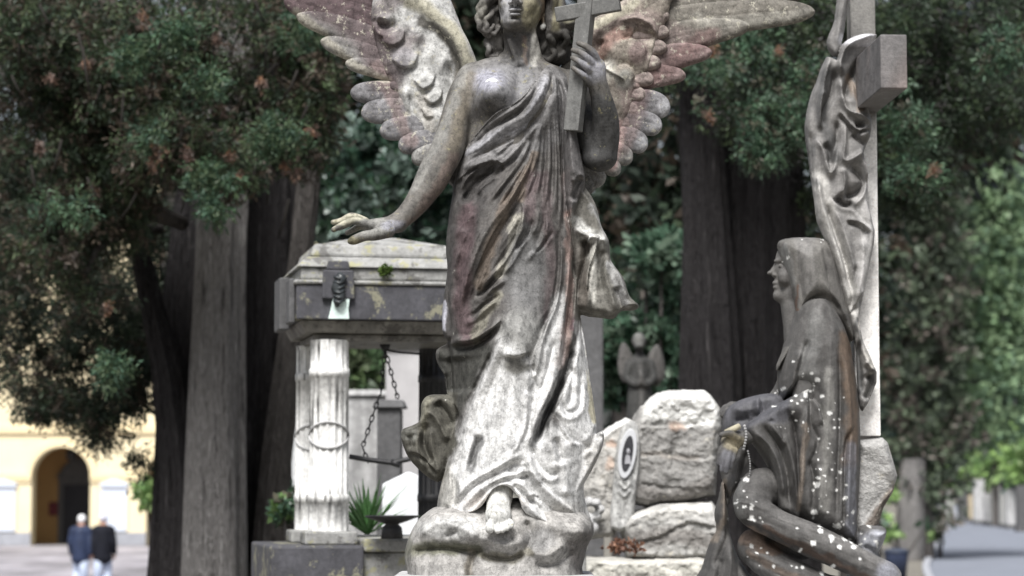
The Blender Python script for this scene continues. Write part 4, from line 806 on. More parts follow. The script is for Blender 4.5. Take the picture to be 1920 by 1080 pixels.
# ------------------------------------------------------------------ two people walking away
YP = 53.0
M_JACK = plain('navy_quilted_jacket', (0.02, 0.03, 0.065), 0.6, 0.3, 0.4, 12); M_BLACK = plain('black_coat', (0.008, 0.009, 0.014), 0.8, 0.2, 0.3, 12)
M_PANT = plain('pale_blue_trousers', (0.42, 0.48, 0.6), 0.8, 0.2, 0.2, 12); M_CAPW = plain('white_cap', (0.75, 0.75, 0.76), 0.8, 0.2, 0.08, 20); M_SKINP = plain('skin', (0.35, 0.2, 0.14), 0.6, 0.3, 0.1, 10); M_HAIRG = plain('grey_hair', (0.5, 0.5, 0.56), 0.7, 0.2, 0.2, 30); M_SHOE = plain('dark_shoes', (0.02, 0.018, 0.016), 0.6)
def person(px, h, label, jacket, legs, cap, lean, sd, bag=False):
    x = P(px, 1000, YP).x; t = thing('person', (x, YP, 0), label, 'person'); rg = random.Random(sd); k = h / 1.7
    # volumes in centimetres: x right, d towards the viewer (the back), y down from the crown
    def W(v): w_ = np.empty_like(v); w_[:, 0] = x + v[:, 0] * 0.01 * k; w_[:, 1] = YP - v[:, 1] * 0.01 * k; w_[:, 2] = (170 - v[:, 2]) * 0.01 * k; return w_
    def mk(name, V, mat, par=t): v, f = V.mesh(); return np_mesh(name, W(v), f, mat, par)
    st = 10 if sd % 2 else -10
    V = Vol(-40, 40, -36, 36, -4, 172, 1.6); V.ell((lean, -3, 11), (7.5, 9.5, 11.5), 2); V.ell((lean, -13, 14), (1.8, 2.5, 2.5), 1.5); V.ell((lean - 8, -2, 12), (1.6, 2.5, 3.2), 1); V.ell((lean + 8, -2, 12), (1.6, 2.5, 3.2), 1); V.cone((lean, 0, 18), (lean * 0.6, 1, 30), 5.5, 6, 4); V.cone((-14, 1, 33), (14, 1, 33), 8, 8, 8); V.chain([(0, 1, 36), (0, 1, 60), (0, 0, 88)], [15, 14, 15], 6)
    for sx in (-1, 1):
        f = st * sx; V.chain([(sx * 17, 1, 35), (sx * 21, 3 - f * 0.3, 60), (sx * 22, -4 - f * 0.8, 82)], [6, 5, 4], 4); V.ell((sx * 22, -6 - f * 0.9, 89), (3, 3.5, 6), 2)
        for q in range(4): V.cone((sx * 22 - 2.4 + q * 1.6, -7 - f * 0.9, 92), (sx * 21.5 - 2.4 + q * 1.5, -9 - f * 0.9, 98), 1.0, 0.8, 0.8)
        V.cone((sx * 19.5, -8 - f * 0.9, 89), (sx * 18.5, -10 - f * 0.9, 94), 1.2, 0.9, 1)
        V.chain([(sx * 8, 0, 88), (sx * 8.5, -f * 0.9, 124), (sx * 8.5, f * 1.0 if f > 0 else f * 0.6, 160)], [8.5, 6.5, 4.5], 4); V.cone((sx * 8.5, f * 1.0, 164), (sx * 9, f * 1.0 - 14, 167), 4, 3, 3)
    mk('body', V, M_SKINP)
    V = Vol(-44, 44, -30, 34, 22, 112, 1.6); V.cone((-14, 1, 35), (14, 1, 35), 11, 11, 8); V.chain([(0, 1, 38), (0, 2, 65), (0, 1, 92)], [18, 19, 19], 6); V.ell((0, 1, 96), (21, 16, 10), 5); V.cone((lean * 0.6, 1, 25), (0, 1, 32), 8, 10, 4)
    for sx in (-1, 1): f = st * sx; V.chain([(sx * 17, 1, 35), (sx * 22, 3 - f * 0.3, 60), (sx * 22.5, -3 - f * 0.8, 82)], [9, 8, 6.5], 4)
    mk('jacket', V, jacket)
    V = Vol(-30, 30, -30, 30, 82, 166, 1.6)
    for sx in (-1, 1): f = st * sx; V.chain([(sx * 8, 0, 90), (sx * 9, -f * 0.9, 124), (sx * 9, f * 1.0 if f > 0 else f * 0.6, 160)], [11.5, 9.5, 8.5], 4)
    mk('trousers', V, legs)
    V = Vol(-24, 24, -24, 24, -6, 30, 1.2); V.ell((lean, -1, 8), (9.2, 11, 10.5), 2); V.cone((lean, -14, 12), (lean, -9, 22), 9, 8, 1, cut=True); V.ell((lean, 0, 24), (12, 16, 6), 1, cut=True)
    if cap is M_CAPW: V.cone((lean - 4, -13, 8), (lean + 4, -13, 8), 3, 3, 2)
    mk('cap' if cap is M_CAPW else 'hair', V, cap)
    V = Vol(-22, 22, -34, 30, 158, 174, 1.2)
    for sx in (-1, 1): f = st * sx; V.cone((sx * 8.5, f * 1.0, 165), (sx * 9, f * 1.0 - 15, 167.2), 4.6, 3.6, 3)
    mk('shoes', V, M_SHOE); return t
person(152, 1.66, 'person in a navy quilted jacket and white cap walking towards the yellow building', M_JACK, M_PANT, M_CAPW, 1, 2)
person(194, 1.68, 'person in a black coat and pale trousers with grey hair, walking on the right', M_BLACK, M_PANT, M_HAIRG, -1, 5)
# ------------------------------------------------------------------ the angel monument
YA = 7.6
ANG = thing('angel_statue', P(960, 1110, YA), 'large weathered marble angel with spread wings holding a cross against her shoulder', 'statue')
ROWS = np.array([  # y, left, right, depth
    (100, 925, 1020, 24), (115, 892, 1058, 38), (130, 878, 1070, 48), (150, 872, 1074, 56), (190, 870, 1074, 64), (230, 870, 1071, 64),
    (270, 866, 1069, 60), (310, 857, 1069, 60), (350, 850, 1071, 66), (400, 842, 1075, 76), (450, 836, 1079, 82), (500, 837, 1081, 84),
    (560, 837, 1084, 84), (620, 840, 1089, 84), (680, 846, 1099, 84), (740, 850, 1109, 84), (800, 846, 1118, 86), (860, 836, 1114, 88),
    (910, 824, 1100, 90), (960, 818, 1094, 92), (1010, 815, 1094, 92)], float)
BUMPS = [('b', (925, 186, 0.2), (34, 36), 54), ('b', (1020, 196, 0), (34, 38), 30), ('b', (975, 400, 0), (62, 70), 10),
         ('b', (968, 640, 0), (44, 70), 34), ('b', (950, 790, 0.05), (38, 130), 22), ('b', (880, 430, 0), (40, 90), 8), ('b', (1040, 780, 0), (40, 130), 6)]
def torso(X, Z):
    xl = np.interp(Z, ROWS[:, 0], ROWS[:, 1]); xr = np.interp(Z, ROWS[:, 0], ROWS[:, 2]); T = np.interp(Z, ROWS[:, 0], ROWS[:, 3])
    u = np.clip((X - (xl + xr) / 2) / ((xr - xl) / 2), -1, 1); H = T * (1 - np.abs(u) ** 2.4) ** 0.6
    return apply_strokes(H.astype(np.float32), X, Z, BUMPS)

def lerp_poly(*p): return [tuple(a) for a in p]
def finger(V, pts, r0, r1):
    V.chain(pts, np.linspace(r0, r1, len(pts)), 3)

def build_body():
    V = Vol(612, 1175, -75, 156, -85, 1006, 2.0)
    # torso, skin level
    tor = closed([(940, 98), (912, 112), (884, 120), (868, 140), (866, 200), (866, 260), (856, 320), (870, 380), (960, 395), (1050, 380), (1066, 300), (1068, 200), (1066, 150), (1045, 128), (1005, 112), (1000, 98)], 3)
    V.relief(tor, 60, 18, back=lambda X, Z: torso(X, Z) * 0 + 55, base=lambda X, Z: torso(X, Z) - 5 - 26 * sstep(285, 330, Z), k=8, strokes=[
        ('v', [(975, 118), (972, 150), (966, 210)], 9, 5), ('r', [(968, 128), (935, 126), (900, 128)], 5, 4), ('r', [(985, 128), (1015, 130)], 5, 4), ('v', [(976, 122), (977, 132)], 6, 5)])
    # neck and shoulders
    V.cone((985, -2, 130), (974, 16, 58), 38, 31, 10)
    V.cone((978, 4, 128), (915, 0, 128), 22, 20, 14); V.cone((985, 0, 124), (1045, 0, 146), 22, 22, 14)
    V.cone((955, 40, 80), (970, 40, 122), 4, 4, 10); V.cone((1000, 28, 72), (982, 40, 122), 4, 4, 10)
    # skull, face
    V.ell((980, 14, -24), (45, 56, 52), 4)
    V.cone((968, 42, -6), (966, 52, 36), 30, 22, 10)
    V.cone((994, 22, 8), (980, 42, 44), 28, 19, 10); V.cone((950, 26, 6), (956, 42, 43), 17, 16, 10); V.ell((966, 48, 47), (26, 20, 11), 8)
    V.cone((1002, 10, 18), (990, 26, 50), 18, 13, 10)
    V.ell((965, 66, 50), (12, 14, 9.5), 6)                                   # chin
    V.cone((950, 52, 14), (958, 56, 30), 13, 12, 8); V.cone((990, 52, 14), (978, 58, 30), 14, 12, 8)   # cheeks
    V.cone((965, 62, -10), (966, 92, 10), 5, 6, 5); V.ell((966, 90, 11), (7, 9, 6.5), 3); V.cone((966, 88, 12), (966, 76, 24), 3.5, 3, 3)              # nose
    V.ell((957.5, 79, 16), (5.5, 7, 5), 2); V.ell((975, 79, 16), (5.5, 7, 5), 2)
    V.ell((960.5, 86, 20), (3.6, 6, 4), 1, cut=True); V.ell((972.5, 86, 20), (3.6, 6, 4), 1, cut=True)
    V.ell((966, 75, 26), (2.6, 5, 3), 2, cut=True)
    V.ell((966, 78, 29.6), (13, 7, 3.6), 1.5); V.ell((966, 78, 38), (10.5, 7.5, 4.4), 1.5)               # lips
    V.cone((953, 82, 33.8), (979, 82, 33.8), 2.8, 2.8, 0.8, cut=True); V.ell((966, 82, 33.2), (9, 6, 1.5), 1, cut=True)
    V.ell((965, 76, 43), (9, 6, 2.6), 4, cut=True)
    for ex, sg in ((949, -1), (984, 1)):                                     # eyes
        V.ell((ex, 70, 1), (11.5, 15, 7), 6, cut=True); V.ell((ex, 54, 1), (9.5, 10, 7.5), 1.5)
        V.cone((ex - 10, 60, 5), (ex + 10, 60, 5), 2.2, 2.2, 2); V.cone((ex - 10, 61, -4), (ex + 10, 61, -4), 2.2, 2.2, 2)
        V.cone((ex - 12, 60, -11), (ex + 13, 58, -12), 4, 4, 5)
    V.ell((1022, 8, 36), (7, 12, 17), 3); V.ell((1024, 18, 36), (3, 6, 9), 2, cut=True); V.ell((1018, 16, 50), (6, 6, 6), 2)    # ears
    V.ell((933, 10, 34), (5, 10, 13), 3)
    # arm held out (image left)
    V.chain([(890, 4, 150), (872, 12, 180), (856, 20, 225), (838, 30, 285), (820, 38, 318), (793, 48, 370), (770, 56, 402), (748, 62, 424)],
            [36, 33, 30, 31, 31, 25, 20, 17.5], 10)
    V.ell((815, 44, 338), (26, 22, 40), 10, rot=((0.87, 0, 0.5), (0, 1, 0), (-0.5, 0, 0.87)))
    V.chain([(748, 62, 424), (728, 66, 430), (706, 70, 434)], [17.5, 16, 15], 6); V.ell((716, 62, 432), (26, 22, 15), 6); V.ell((702, 66, 432), (16, 24, 12), 5)
    # fingers of that hand: index to little, fanned in depth, thumb below
    finger(V, [(690, 84, 428), (668, 92, 424), (648, 96, 432), (632, 97, 441)], 8, 5)
    finger(V, [(688, 72, 423), (664, 76, 414), (646, 78, 422), (630, 78, 425)], 8.4, 5)
    finger(V, [(690, 58, 424), (668, 60, 420), (652, 60, 428), (640, 60, 434)], 8, 5)
    finger(V, [(694, 45, 430), (676, 44, 430), (664, 44, 436), (654, 44, 441)], 7.4, 4.8)
    V.chain([(730, 82, 440), (708, 96, 450), (690, 102, 453), (672, 104, 460), (664, 104, 463)], [15, 11, 9.5, 9, 6], 4)
    # arm with the cross (image right)
    V.chain([(1070, -4, 160), (1084, 2, 205), (1102, 10, 250), (1126, 22, 292)], [33, 31, 31, 28], 10)
    V.chain([(1126, 22, 292), (1133, 34, 262), (1134, 50, 230), (1128, 66, 200), (1122, 74, 178)], [30, 28, 25, 21, 18], 9)
    V.ell((1122, 28, 300), (32, 26, 22), 8)
    V.chain([(1122, 74, 178), (1117, 82, 160), (1112, 88, 142)], [17, 18, 17], 6); V.ell((1114, 86, 146), (19, 14, 26), 6, rot=((0.93, 0, 0.36), (0, 1, 0), (-0.36, 0, 0.93)))
    V.ell((1102, 82, 158), (14, 14, 14), 6)
    finger(V, [(1119, 92, 130), (1110, 106, 114), (1097, 110, 104), (1083, 106, 97)], 7.6, 5)
    finger(V, [(1112, 96, 138), (1100, 110, 126), (1087, 113, 116), (1073, 107, 110)], 7.6, 5)
    finger(V, [(1107, 96, 150), (1096, 109, 141), (1084, 112, 132), (1072, 106, 124)], 7.4, 4.9)
    finger(V, [(1102, 94, 163), (1093, 105, 157), (1083, 107, 150), (1073, 102, 142)], 6.8, 4.6)
    V.chain([(1122, 70, 140), (1116, 62, 122), (1106, 58, 108)], [9, 8, 6], 4)
    # leg and the bare foot
    V.chain([(966, 10, 420), (964, 40, 640), (950, 46, 800), (936, 62, 930)], [50, 40, 30, 24], 12)
    V.chain([(1010, -5, 420), (1020, -5, 640), (1020, -20, 900)], [44, 36, 28], 12)
    V.chain([(936, 72, 928), (935, 90, 956), (936, 112, 972)], [22, 22, 18], 10); V.ell((935, 100, 962), (23, 30, 17), 8)
    for i, (x, d, y, r) in enumerate(((920, 134, 986, 9), (934, 138, 989, 6.4), (943, 136, 988, 6), (951, 133, 985, 5.6), (958, 128, 981, 5.2))):
        V.chain([(x + (935 - x) * 0.4, 108, 972), (x + 1, d - 8, y - 7), (x, d, y)], [r + 0.5, r, r * 0.92], 1.2)
    return V
SKIN = (0.16, 0.158, 0.162); CRUST_SHADE = (0.05, 0.047, 0.046); PALE = (0.22, 0.218, 0.205); MOSS = (0.16, 0.145, 0.075); WHITE = (0.56, 0.56, 0.555); PURP = (0.09, 0.062, 0.066); LIL = (0.27, 0.27, 0.31); BRN = (0.13, 0.105, 0.085)
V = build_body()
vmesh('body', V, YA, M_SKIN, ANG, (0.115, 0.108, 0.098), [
    ('blob', (950, 165, 80, 60), SKIN, 1.0), ('blob', (915, 160, 34, 26), LIL, 0.9), ('blob', (922, 158, 11, 6), (0.8, 0.8, 0.8), 0.9), ('blob', (905, 215, 34, 16), CRUST_SHADE, 0.75),  # white spot paints the breast highlight, dark blob the shade beneath
    ('line', [(880, 150), (862, 230), (850, 280)], 16, (0.15, 0.13, 0.1), 0.7), ('line', [(872, 125), (850, 200), (812, 290), (780, 360)], 12, PALE, 0.6),
    ('line', [(850, 300), (815, 372), (775, 430)], 13, (0.15, 0.115, 0.1), 0.75), ('blob', (700, 432, 50, 22), PALE, 0.8), ('blob', (740, 430, 22, 12), LIL, 0.7), ('blob', (672, 462, 16, 10), MOSS, 0.6), ('line', [(700, 410), (632, 426)], 9, (0.5, 0.48, 0.36), 0.6),
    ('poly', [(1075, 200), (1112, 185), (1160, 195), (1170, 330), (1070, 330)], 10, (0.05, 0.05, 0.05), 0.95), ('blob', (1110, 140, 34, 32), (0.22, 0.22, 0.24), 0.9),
    ('poly', [(930, 62), (1012, 62), (1005, 120), (945, 118)], 8, (0.045, 0.043, 0.042), 0.9), ('line', [(985, 78), (985, 125)], 5, (0.10, 0.075, 0.062), 0.8), ('line', [(1008, 60), (1002, 125)], 8, (0.36, 0.35, 0.32), 0.8),  # near-black neck polygon: mostly painted shade below the chin, plus black crust
    ('blob', (955, 25, 20, 30), (0.27, 0.27, 0.28), 0.8), ('blob', (996, 28, 18, 34), (0.22, 0.2, 0.13), 0.8), ('line', [(1018, -10), (1018, 40)], 6, (0.2, 0.15, 0.1), 0.7), ('blob', (1018, 48, 8, 9), (0.5, 0.5, 0.48), 0.8),
    ('poly', [(900, 880), (980, 880), (980, 1005), (900, 1005)], 6, (0.5, 0.5, 0.48), 1.0)])

# hair: wavy locks over the skull
def build_hair():
    V = Vol(885, 1095, -75, 75, -90, 125, 2.0)
    V.ell((981, 4, -34), (50, 58, 54), 4)
    V.cone((966, 66, -20), (1000, 40, 34), 20, 10, 1, cut=True)
    V.ell((966, 62, 10), (38, 42, 62), 3, cut=True); V.cone((990, 48, 0), (990, 50, 60), 26, 24, 3, cut=True)
    V.ell((1027, -16, 36), (17, 24, 44), 6); V.ell((1004, -22, 40), (26, 20, 46), 6); V.ell((926, -10, 30), (14, 22, 42), 6); V.ell((912, 2, 36), (15, 18, 28), 6); V.ell((1012, -30, 90), (30, 18, 36), 8); V.ell((920, 4, 26), (20, 22, 44), 6); V.ell((930, 2, 70), (16, 18, 34), 6); V.ell((1042, 6, 24), (22, 28, 50), 6); V.ell((1038, -14, 84), (34, 22, 34), 8); V.ell((1062, 6, 40), (22, 16, 16), 6)
    rg = random.Random(4)
    def lock(pts, r, k=2.5, wob=3):
        pl = crv([(a, c) for a, b, c in pts], 5); dd = np.interp(np.linspace(0, 1, len(pl)), np.linspace(0, 1, len(pts)), [b for a, b, c in pts])
        q = [(p[0] + wob * math.sin(i * 1.1), dd[i] + wob * math.cos(i * 0.9), p[1]) for i, p in enumerate(pl)]
        V.chain(q, [r * (1 - 0.5 * i / len(q)) for i in range(len(q))], k)
    for i in range(7):       # image-left side
        o = i * 4.0; lock([(958 - o, 40 - o * 2, -60), (928 - o * 0.6, 42 - o * 2, -20), (905 + i * 2, 34 - o * 1.6, 18 + i * 4), (903 + i * 3, 24 - o, 48 + i * 3), (918 + i, 20 - o, 68)], 9 - 0.4 * i)
    lock([(934, 26, -10), (912, 34, 12), (897, 34, 34), (900, 32, 54), (916, 30, 62), (924, 30, 48)], 7, wob=2); lock([(938, 22, 10), (924, 30, 24), (912, 34, 40), (914, 32, 56), (928, 28, 66), (934, 26, 52)], 6, wob=2); lock([(936, 30, -30), (908, 36, -4), (898, 38, 18), (904, 36, 34)], 7, wob=2); lock([(925, 16, 60), (914, 14, 80), (918, 14, 102), (934, 12, 104), (938, 10, 88)], 7); lock([(934, 14, 52), (922, 10, 70), (928, 6, 96), (938, 0, 108)], 7); lock([(908, 20, 20), (903, 26, 40), (912, 22, 64), (928, 18, 60)], 6)
    for i in range(9):       # image-right side: thick mass falling behind the neck
        o = i * 4.5; lock([(1000 + o * 0.5, 50 - o * 2, -60), (1028 + o * 0.4, 44 - o * 2, -20), (1040 + o * 0.5, 30 - o * 1.6, 20), (1034 + o * 0.9, 16 - o, 56 + rg.uniform(-4, 4)), (1022 + o * 1.1, 4 - o, 84), (1016 + o * 0.8, -6 - o, 112)], 9)
    lock([(1045, 22, 18), (1058, 26, 26), (1072, 24, 22), (1082, 20, 30), (1072, 18, 42), (1056, 18, 38)], 7); lock([(1040, 20, 40), (1056, 14, 60), (1060, 6, 86), (1044, 0, 108)], 8, wob=5); lock([(1050, 12, 60), (1074, 0, 62), (1078, -10, 86), (1060, -16, 112)], 9, wob=4)
    lock([(1030, 14, 70), (1040, 8, 92), (1030, 4, 112), (1016, 0, 104)], 7)
    return V
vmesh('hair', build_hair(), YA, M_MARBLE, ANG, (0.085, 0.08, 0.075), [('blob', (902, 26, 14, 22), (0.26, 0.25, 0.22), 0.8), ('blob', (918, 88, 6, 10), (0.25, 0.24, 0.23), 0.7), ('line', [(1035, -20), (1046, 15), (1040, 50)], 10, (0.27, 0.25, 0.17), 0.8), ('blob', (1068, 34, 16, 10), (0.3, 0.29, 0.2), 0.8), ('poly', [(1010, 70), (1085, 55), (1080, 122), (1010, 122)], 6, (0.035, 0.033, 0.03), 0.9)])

# ---- gown
GOWN = [(1032, 124), (1050, 132), (1066, 150), (1074, 190), (1076, 235), (1070, 262), (1072, 330), (1076, 400), (1082, 470), (1085, 540), (1088, 592), (1096, 640), (1104, 700), (1113, 760), (1119, 815),
        (1108, 860), (1092, 905), (1100, 950), (1112, 985), (1096, 1006), (1040, 985), (985, 958), (972, 930), (950, 908), (925, 915), (905, 945), (880, 958), (850, 962), (822, 955), (826, 915), (840, 866), (848, 820),
        (862, 780), (850, 752), (838, 735), (834, 705), (820, 680), (819, 656), (840, 642), (832, 622), (831, 590), (838, 556), (839, 500), (836, 465), (842, 400), (850, 350), (838, 334), (848, 316), (866, 290), (900, 248), (930, 222),
        (958, 208), (982, 186), (1004, 158), (1020, 134)]
def fan(o, ends, w, a, bend=0.0):
    out = []
    for (ex, ey), ww in zip(ends, w if hasattr(w, '__len__') else [w] * len(ends)):
        mx, my = (o[0] + ex) / 2 + bend * (ey - o[1]) / 10, (o[1] + ey) / 2; out.append(('r', [o, (mx, my), (ex, ey)], ww, a))
    return out
F = []
# folds over the chest
F += [('s', [(1024, 128), (1004, 162), (978, 196), (930, 226), (900, 252), (866, 292), (846, 318)], 16, 8),
      ('r', [(1026, 134), (1004, 172), (976, 206), (936, 232), (890, 272), (860, 306)], 7, 6), ('v', [(1022, 150), (1002, 186), (968, 222), (920, 248), (880, 288)], 5, 9),
      ('r', [(1032, 140), (1014, 186), (992, 222), (940, 252), (890, 292)], 9, 9), ('v', [(1038, 140), (1024, 196), (1000, 232), (972, 262), (920, 286), (865, 314)], 5, 14),
      ('r', [(996, 240), (960, 272), (905, 302), (862, 322)], 6, 6), ('v', [(985, 255), (930, 306), (880, 326), (850, 340)], 5, 8), ('r', [(972, 275), (920, 318), (880, 336)], 6, 8)]
for k, (sx, sy, ex, ey) in enumerate([(1008, 236, 900, 352), (1006, 238, 915, 392), (1006, 240, 930, 400), (1010, 240, 948, 402), (1012, 236, 968, 400), (1016, 230, 986, 385), (1022, 222, 1004, 380), (1028, 214, 1022, 400), (1036, 210, 1038, 420), (1044, 210, 1048, 450), (1052, 212, 1058, 500)]):
    mx = (sx + ex) / 2 + (10 if k < 5 else 3); my = (sy + ey) / 2
    F.append(('r', [(sx, sy), (mx, my), (ex, ey)], 4.0 + (k % 3), 7 + 2 * (k % 2))); F.append(('v', [(sx + 6, sy + 6), (mx + 7, my + 4), (ex + 8, ey)], 3.2, 6))
F += [('s', [(1040, 136), (1046, 200), (1050, 300), (1052, 380)], 10, 7), ('v', [(1046, 150), (1056, 190), (1064, 250)], 4, 8), ('r', [(1054, 146), (1064, 190), (1068, 240)], 6, 8), ('v', [(1034, 140), (1034, 190)], 3.5, 6),
      # hollow under the sash at the hip
      ('v', [(936, 322), (915, 332), (890, 352), (866, 386)], 12, 24), ('s', [(846, 352), (880, 326), (915, 312), (942, 316), (945, 335)], 10, -9), ('r', [(942, 320), (925, 308), (890, 320), (858, 345)], 7, 11), ('v', [(900, 362), (875, 400), (862, 440)], 14, 10),
      # long folds sweeping from right hip to left hem
      ('r', [(1000, 300), (960, 380), (915, 440), (880, 520), (862, 590)], 8, 11), ('v', [(1012, 300), (975, 385), (935, 450), (898, 530), (872, 600)], 7, 12),
      ('r', [(985, 380), (965, 430), (925, 490), (890, 560)], 7, 9), ('v', [(985, 440), (950, 500), (915, 545), (892, 580)], 5, 11), ('s', [(930, 520), (962, 470), (978, 420), (975, 380)], 16, 8),
      ('r', [(975, 400), (978, 440), (955, 490), (930, 520), (900, 560)], 7, 9), ('v', [(950, 515), (915, 545), (890, 565)], 4, 10), ('r', [(950, 530), (920, 552), (890, 575)], 5, 8),
      ('v', [(938, 558), (905, 582), (880, 608)], 4.5, 11), ('r', [(935, 566), (905, 592), (872, 616)], 6, 8), ('r', [(870, 460), (850, 520), (846, 600)], 10, 8), ('v', [(895, 420), (868, 480), (858, 560)], 7, 7), ('r', [(905, 430), (880, 500), (872, 560)], 6, 6), ('r', [(893, 405), (872, 425), (855, 450)], 5, 5),
      ('s', [(842, 648), (880, 646), (915, 632), (942, 606)], 16, -13), ('v', [(850, 655), (890, 652), (930, 628)], 6, 10), ('r', [(846, 640), (885, 640), (922, 622), (942, 606)], 5, 8),
      # dark hanging flap at the left
      ('v', [(860, 668), (862, 740)], 22, 22), ('r', [(822, 655), (822, 680), (838, 706)], 6, 8), ('r', [(940, 620), (905, 690), (880, 745), (858, 800)], 6, 10), ('v', [(925, 660), (898, 715), (868, 772)], 5, 12), ('r', [(948, 622), (922, 690), (895, 750), (868, 830), (848, 880)], 7, 11),
      ('v', [(948, 660), (930, 710), (905, 770), (884, 830)], 5, 10),
      # right hip bundle
      ('r', [(1062, 400), (1066, 500), (1056, 600), (1044, 690)], 7, 13), ('v', [(1076, 400), (1078, 470), (1070, 560), (1060, 640)], 6, 16), ('r', [(1052, 420), (1052, 500), (1045, 560), (1036, 600)], 4, 8), ('v', [(1046, 430), (1046, 510), (1034, 580), (1004, 640)], 4, 9), ('r', [(1078, 500), (1078, 580), (1070, 650), (1058, 720)], 6, 10), ('v', [(1064, 560), (1058, 640), (1052, 690)], 4, 8),
      ('v', [(1000, 420), (990, 450), (965, 478)], 3.5, 8), ('r', [(1030, 420), (1010, 470), (985, 500)], 5, 6), ('v', [(1036, 440), (1016, 470), (1000, 485)], 3, 7), ('r', [(1010, 400), (1006, 430), (998, 450)], 4, 6), ('s', [(1024, 470), (1022, 420), (1026, 380)], 10, 5),
      # thin white underskirt, right of the knee
      ('s', [(1040, 560), (1022, 620), (1004, 660), (996, 690)], 14, -8), ('r', [(1034, 590), (1015, 650), (1005, 700), (990, 745)], 4, 7), ('v', [(1040, 640), (1024, 700), (1008, 745)], 4, 9), ('r', [(1018, 650), (1024, 690), (1012, 730)], 5, 6), ('r', [(1040, 680), (1030, 730), (1008, 775), (990, 815)], 5, 8),
      ('s', [(986, 664), (994, 690), (1006, 712)], 10, 8), ('s', [(992, 668), (968, 676), (942, 674)], 22, 13), ('v', [(990, 690), (1000, 715), (990, 745)], 8, 14),
      # the long dark slit between the skirts
      ('v', [(1074, 640), (1060, 700), (1040, 750), (1020, 790), (1000, 838)], 8, 34), ('v', [(1052, 705), (1030, 760), (1010, 806)], 6, 14), ('r', [(1046, 700), (1020, 760), (996, 815), (986, 840)], 6, 10), ('r', [(1090, 640), (1072, 700), (1046, 760), (1024, 808)], 6, 9),
      # right panel with its hanging loop
      ('v', [(1072, 690), (1070, 740), (1062, 770)], 5, 9), ('v', [(1048, 748), (1058, 770), (1072, 774), (1086, 758), (1088, 690)], 4, 9), ('r', [(1044, 758), (1056, 784), (1076, 784), (1092, 762), (1094, 700)], 5, 6), ('r', [(1078, 640), (1080, 700), (1078, 740)], 8, 7),
      ('s', [(1030, 770), (1052, 800), (1072, 826), (1090, 832)], 14, 10), ('v', [(1034, 772), (1046, 800), (1066, 834)], 5, 10), ('r', [(1090, 830), (1105, 815), (1116, 790)], 8, 9),
      ('r', [(1026, 775), (1030, 820), (1038, 860), (1042, 885)], 9, 10), ('v', [(1040, 820), (1048, 850), (1052, 870)], 5, 12), ('v', [(996, 838), (1006, 866), (1030, 888), (1046, 884)], 5, 10), ('r', [(990, 846), (1002, 876), (1028, 898), (1048, 890)], 6, 7),
      # folds running down to the right hem
      ('r', [(986, 842), (1000, 890), (1040, 930), (1085, 965), (1108, 990)], 8, 13), ('v', [(982, 860), (990, 900), (1020, 940), (1060, 975)], 7, 13), ('r', [(1050, 860), (1060, 900), (1058, 930)], 12, 10), ('v', [(1000, 880), (1030, 915), (1070, 950)], 4, 8), ('r', [(975, 930), (1005, 960), (1040, 985)], 9, 12), ('v', [(990, 930), (1012, 950), (1035, 968)], 5, 10),
      # swirl of cloth round the ankle
      ('r', [(845, 950), (880, 905), (930, 876), (985, 846)], 5, 9), ('v', [(852, 958), (885, 915), (935, 886), (988, 858)], 4, 10), ('r', [(866, 955), (895, 920), (935, 896), (990, 880)], 5, 9), ('v', [(880, 957), (905, 928), (938, 904), (985, 892), (1000, 880)], 4, 9), ('r', [(890, 955), (908, 932), (932, 910), (958, 908), (985, 940)], 5, 10), ('v', [(960, 905), (980, 925), (1000, 945)], 4, 9), ('r', [(955, 896), (985, 912), (1006, 936), (1010, 950)], 6, 10), ('r', [(968, 880), (1000, 886), (1015, 905)], 6, 8), ('v', [(975, 868), (968, 884), (950, 880)], 5, 9), ('s', [(985, 930), (1004, 926), (1016, 940)], 8, -9),
      # shin and left folds
      ('r', [(992, 690), (988, 750), (982, 810), (960, 850), (930, 862)], 5, 8), ('v', [(998, 740), (992, 800), (972, 840)], 4, 8), ('v', [(902, 815), (890, 850), (884, 880)], 7, 20), ('r', [(912, 740), (892, 810), (872, 880), (858, 930)], 6, 9), ('v', [(876, 800), (860, 860), (850, 900)], 5, 8), ('r', [(842, 870), (846, 910), (836, 950)], 6, 10), ('v', [(850, 885), (856, 920), (850, 950)], 5, 9), ('v', [(960, 700), (950, 760), (935, 830)], 7, 3)]
F = [f if f[0] == 'b' or f[2] == 8 and f[3] == 34 or np.mean([q[1] for q in f[1]]) < 690 else (f[0], f[1], f[2] * 1.05, f[3] * 0.8) for f in F]
def fine_folds(fs, ymax, sd):
    rg = random.Random(sd); out = []
    for f in fs:
        if f[0] in 'rv' and f[3] > 5 and np.mean([q[1] for q in f[1]]) < ymax:
            p = np.array(f[1], float); d = p[-1] - p[0]; n = np.array([-d[1], d[0]]) / (np.linalg.norm(d) + 1e-6)
            for o in (-1.5, 1.4):
                q = p + n * o * f[2] * rg.uniform(0.8, 1.25); q[0] += d * rg.uniform(0.02, 0.2); q[-1] -= d * rg.uniform(0.0, 0.25); out.append((rg.choice('rv'), [tuple(a) for a in q], 2.2, f[3] * 0.34))
    return out
F += fine_folds(F, 680, 6)
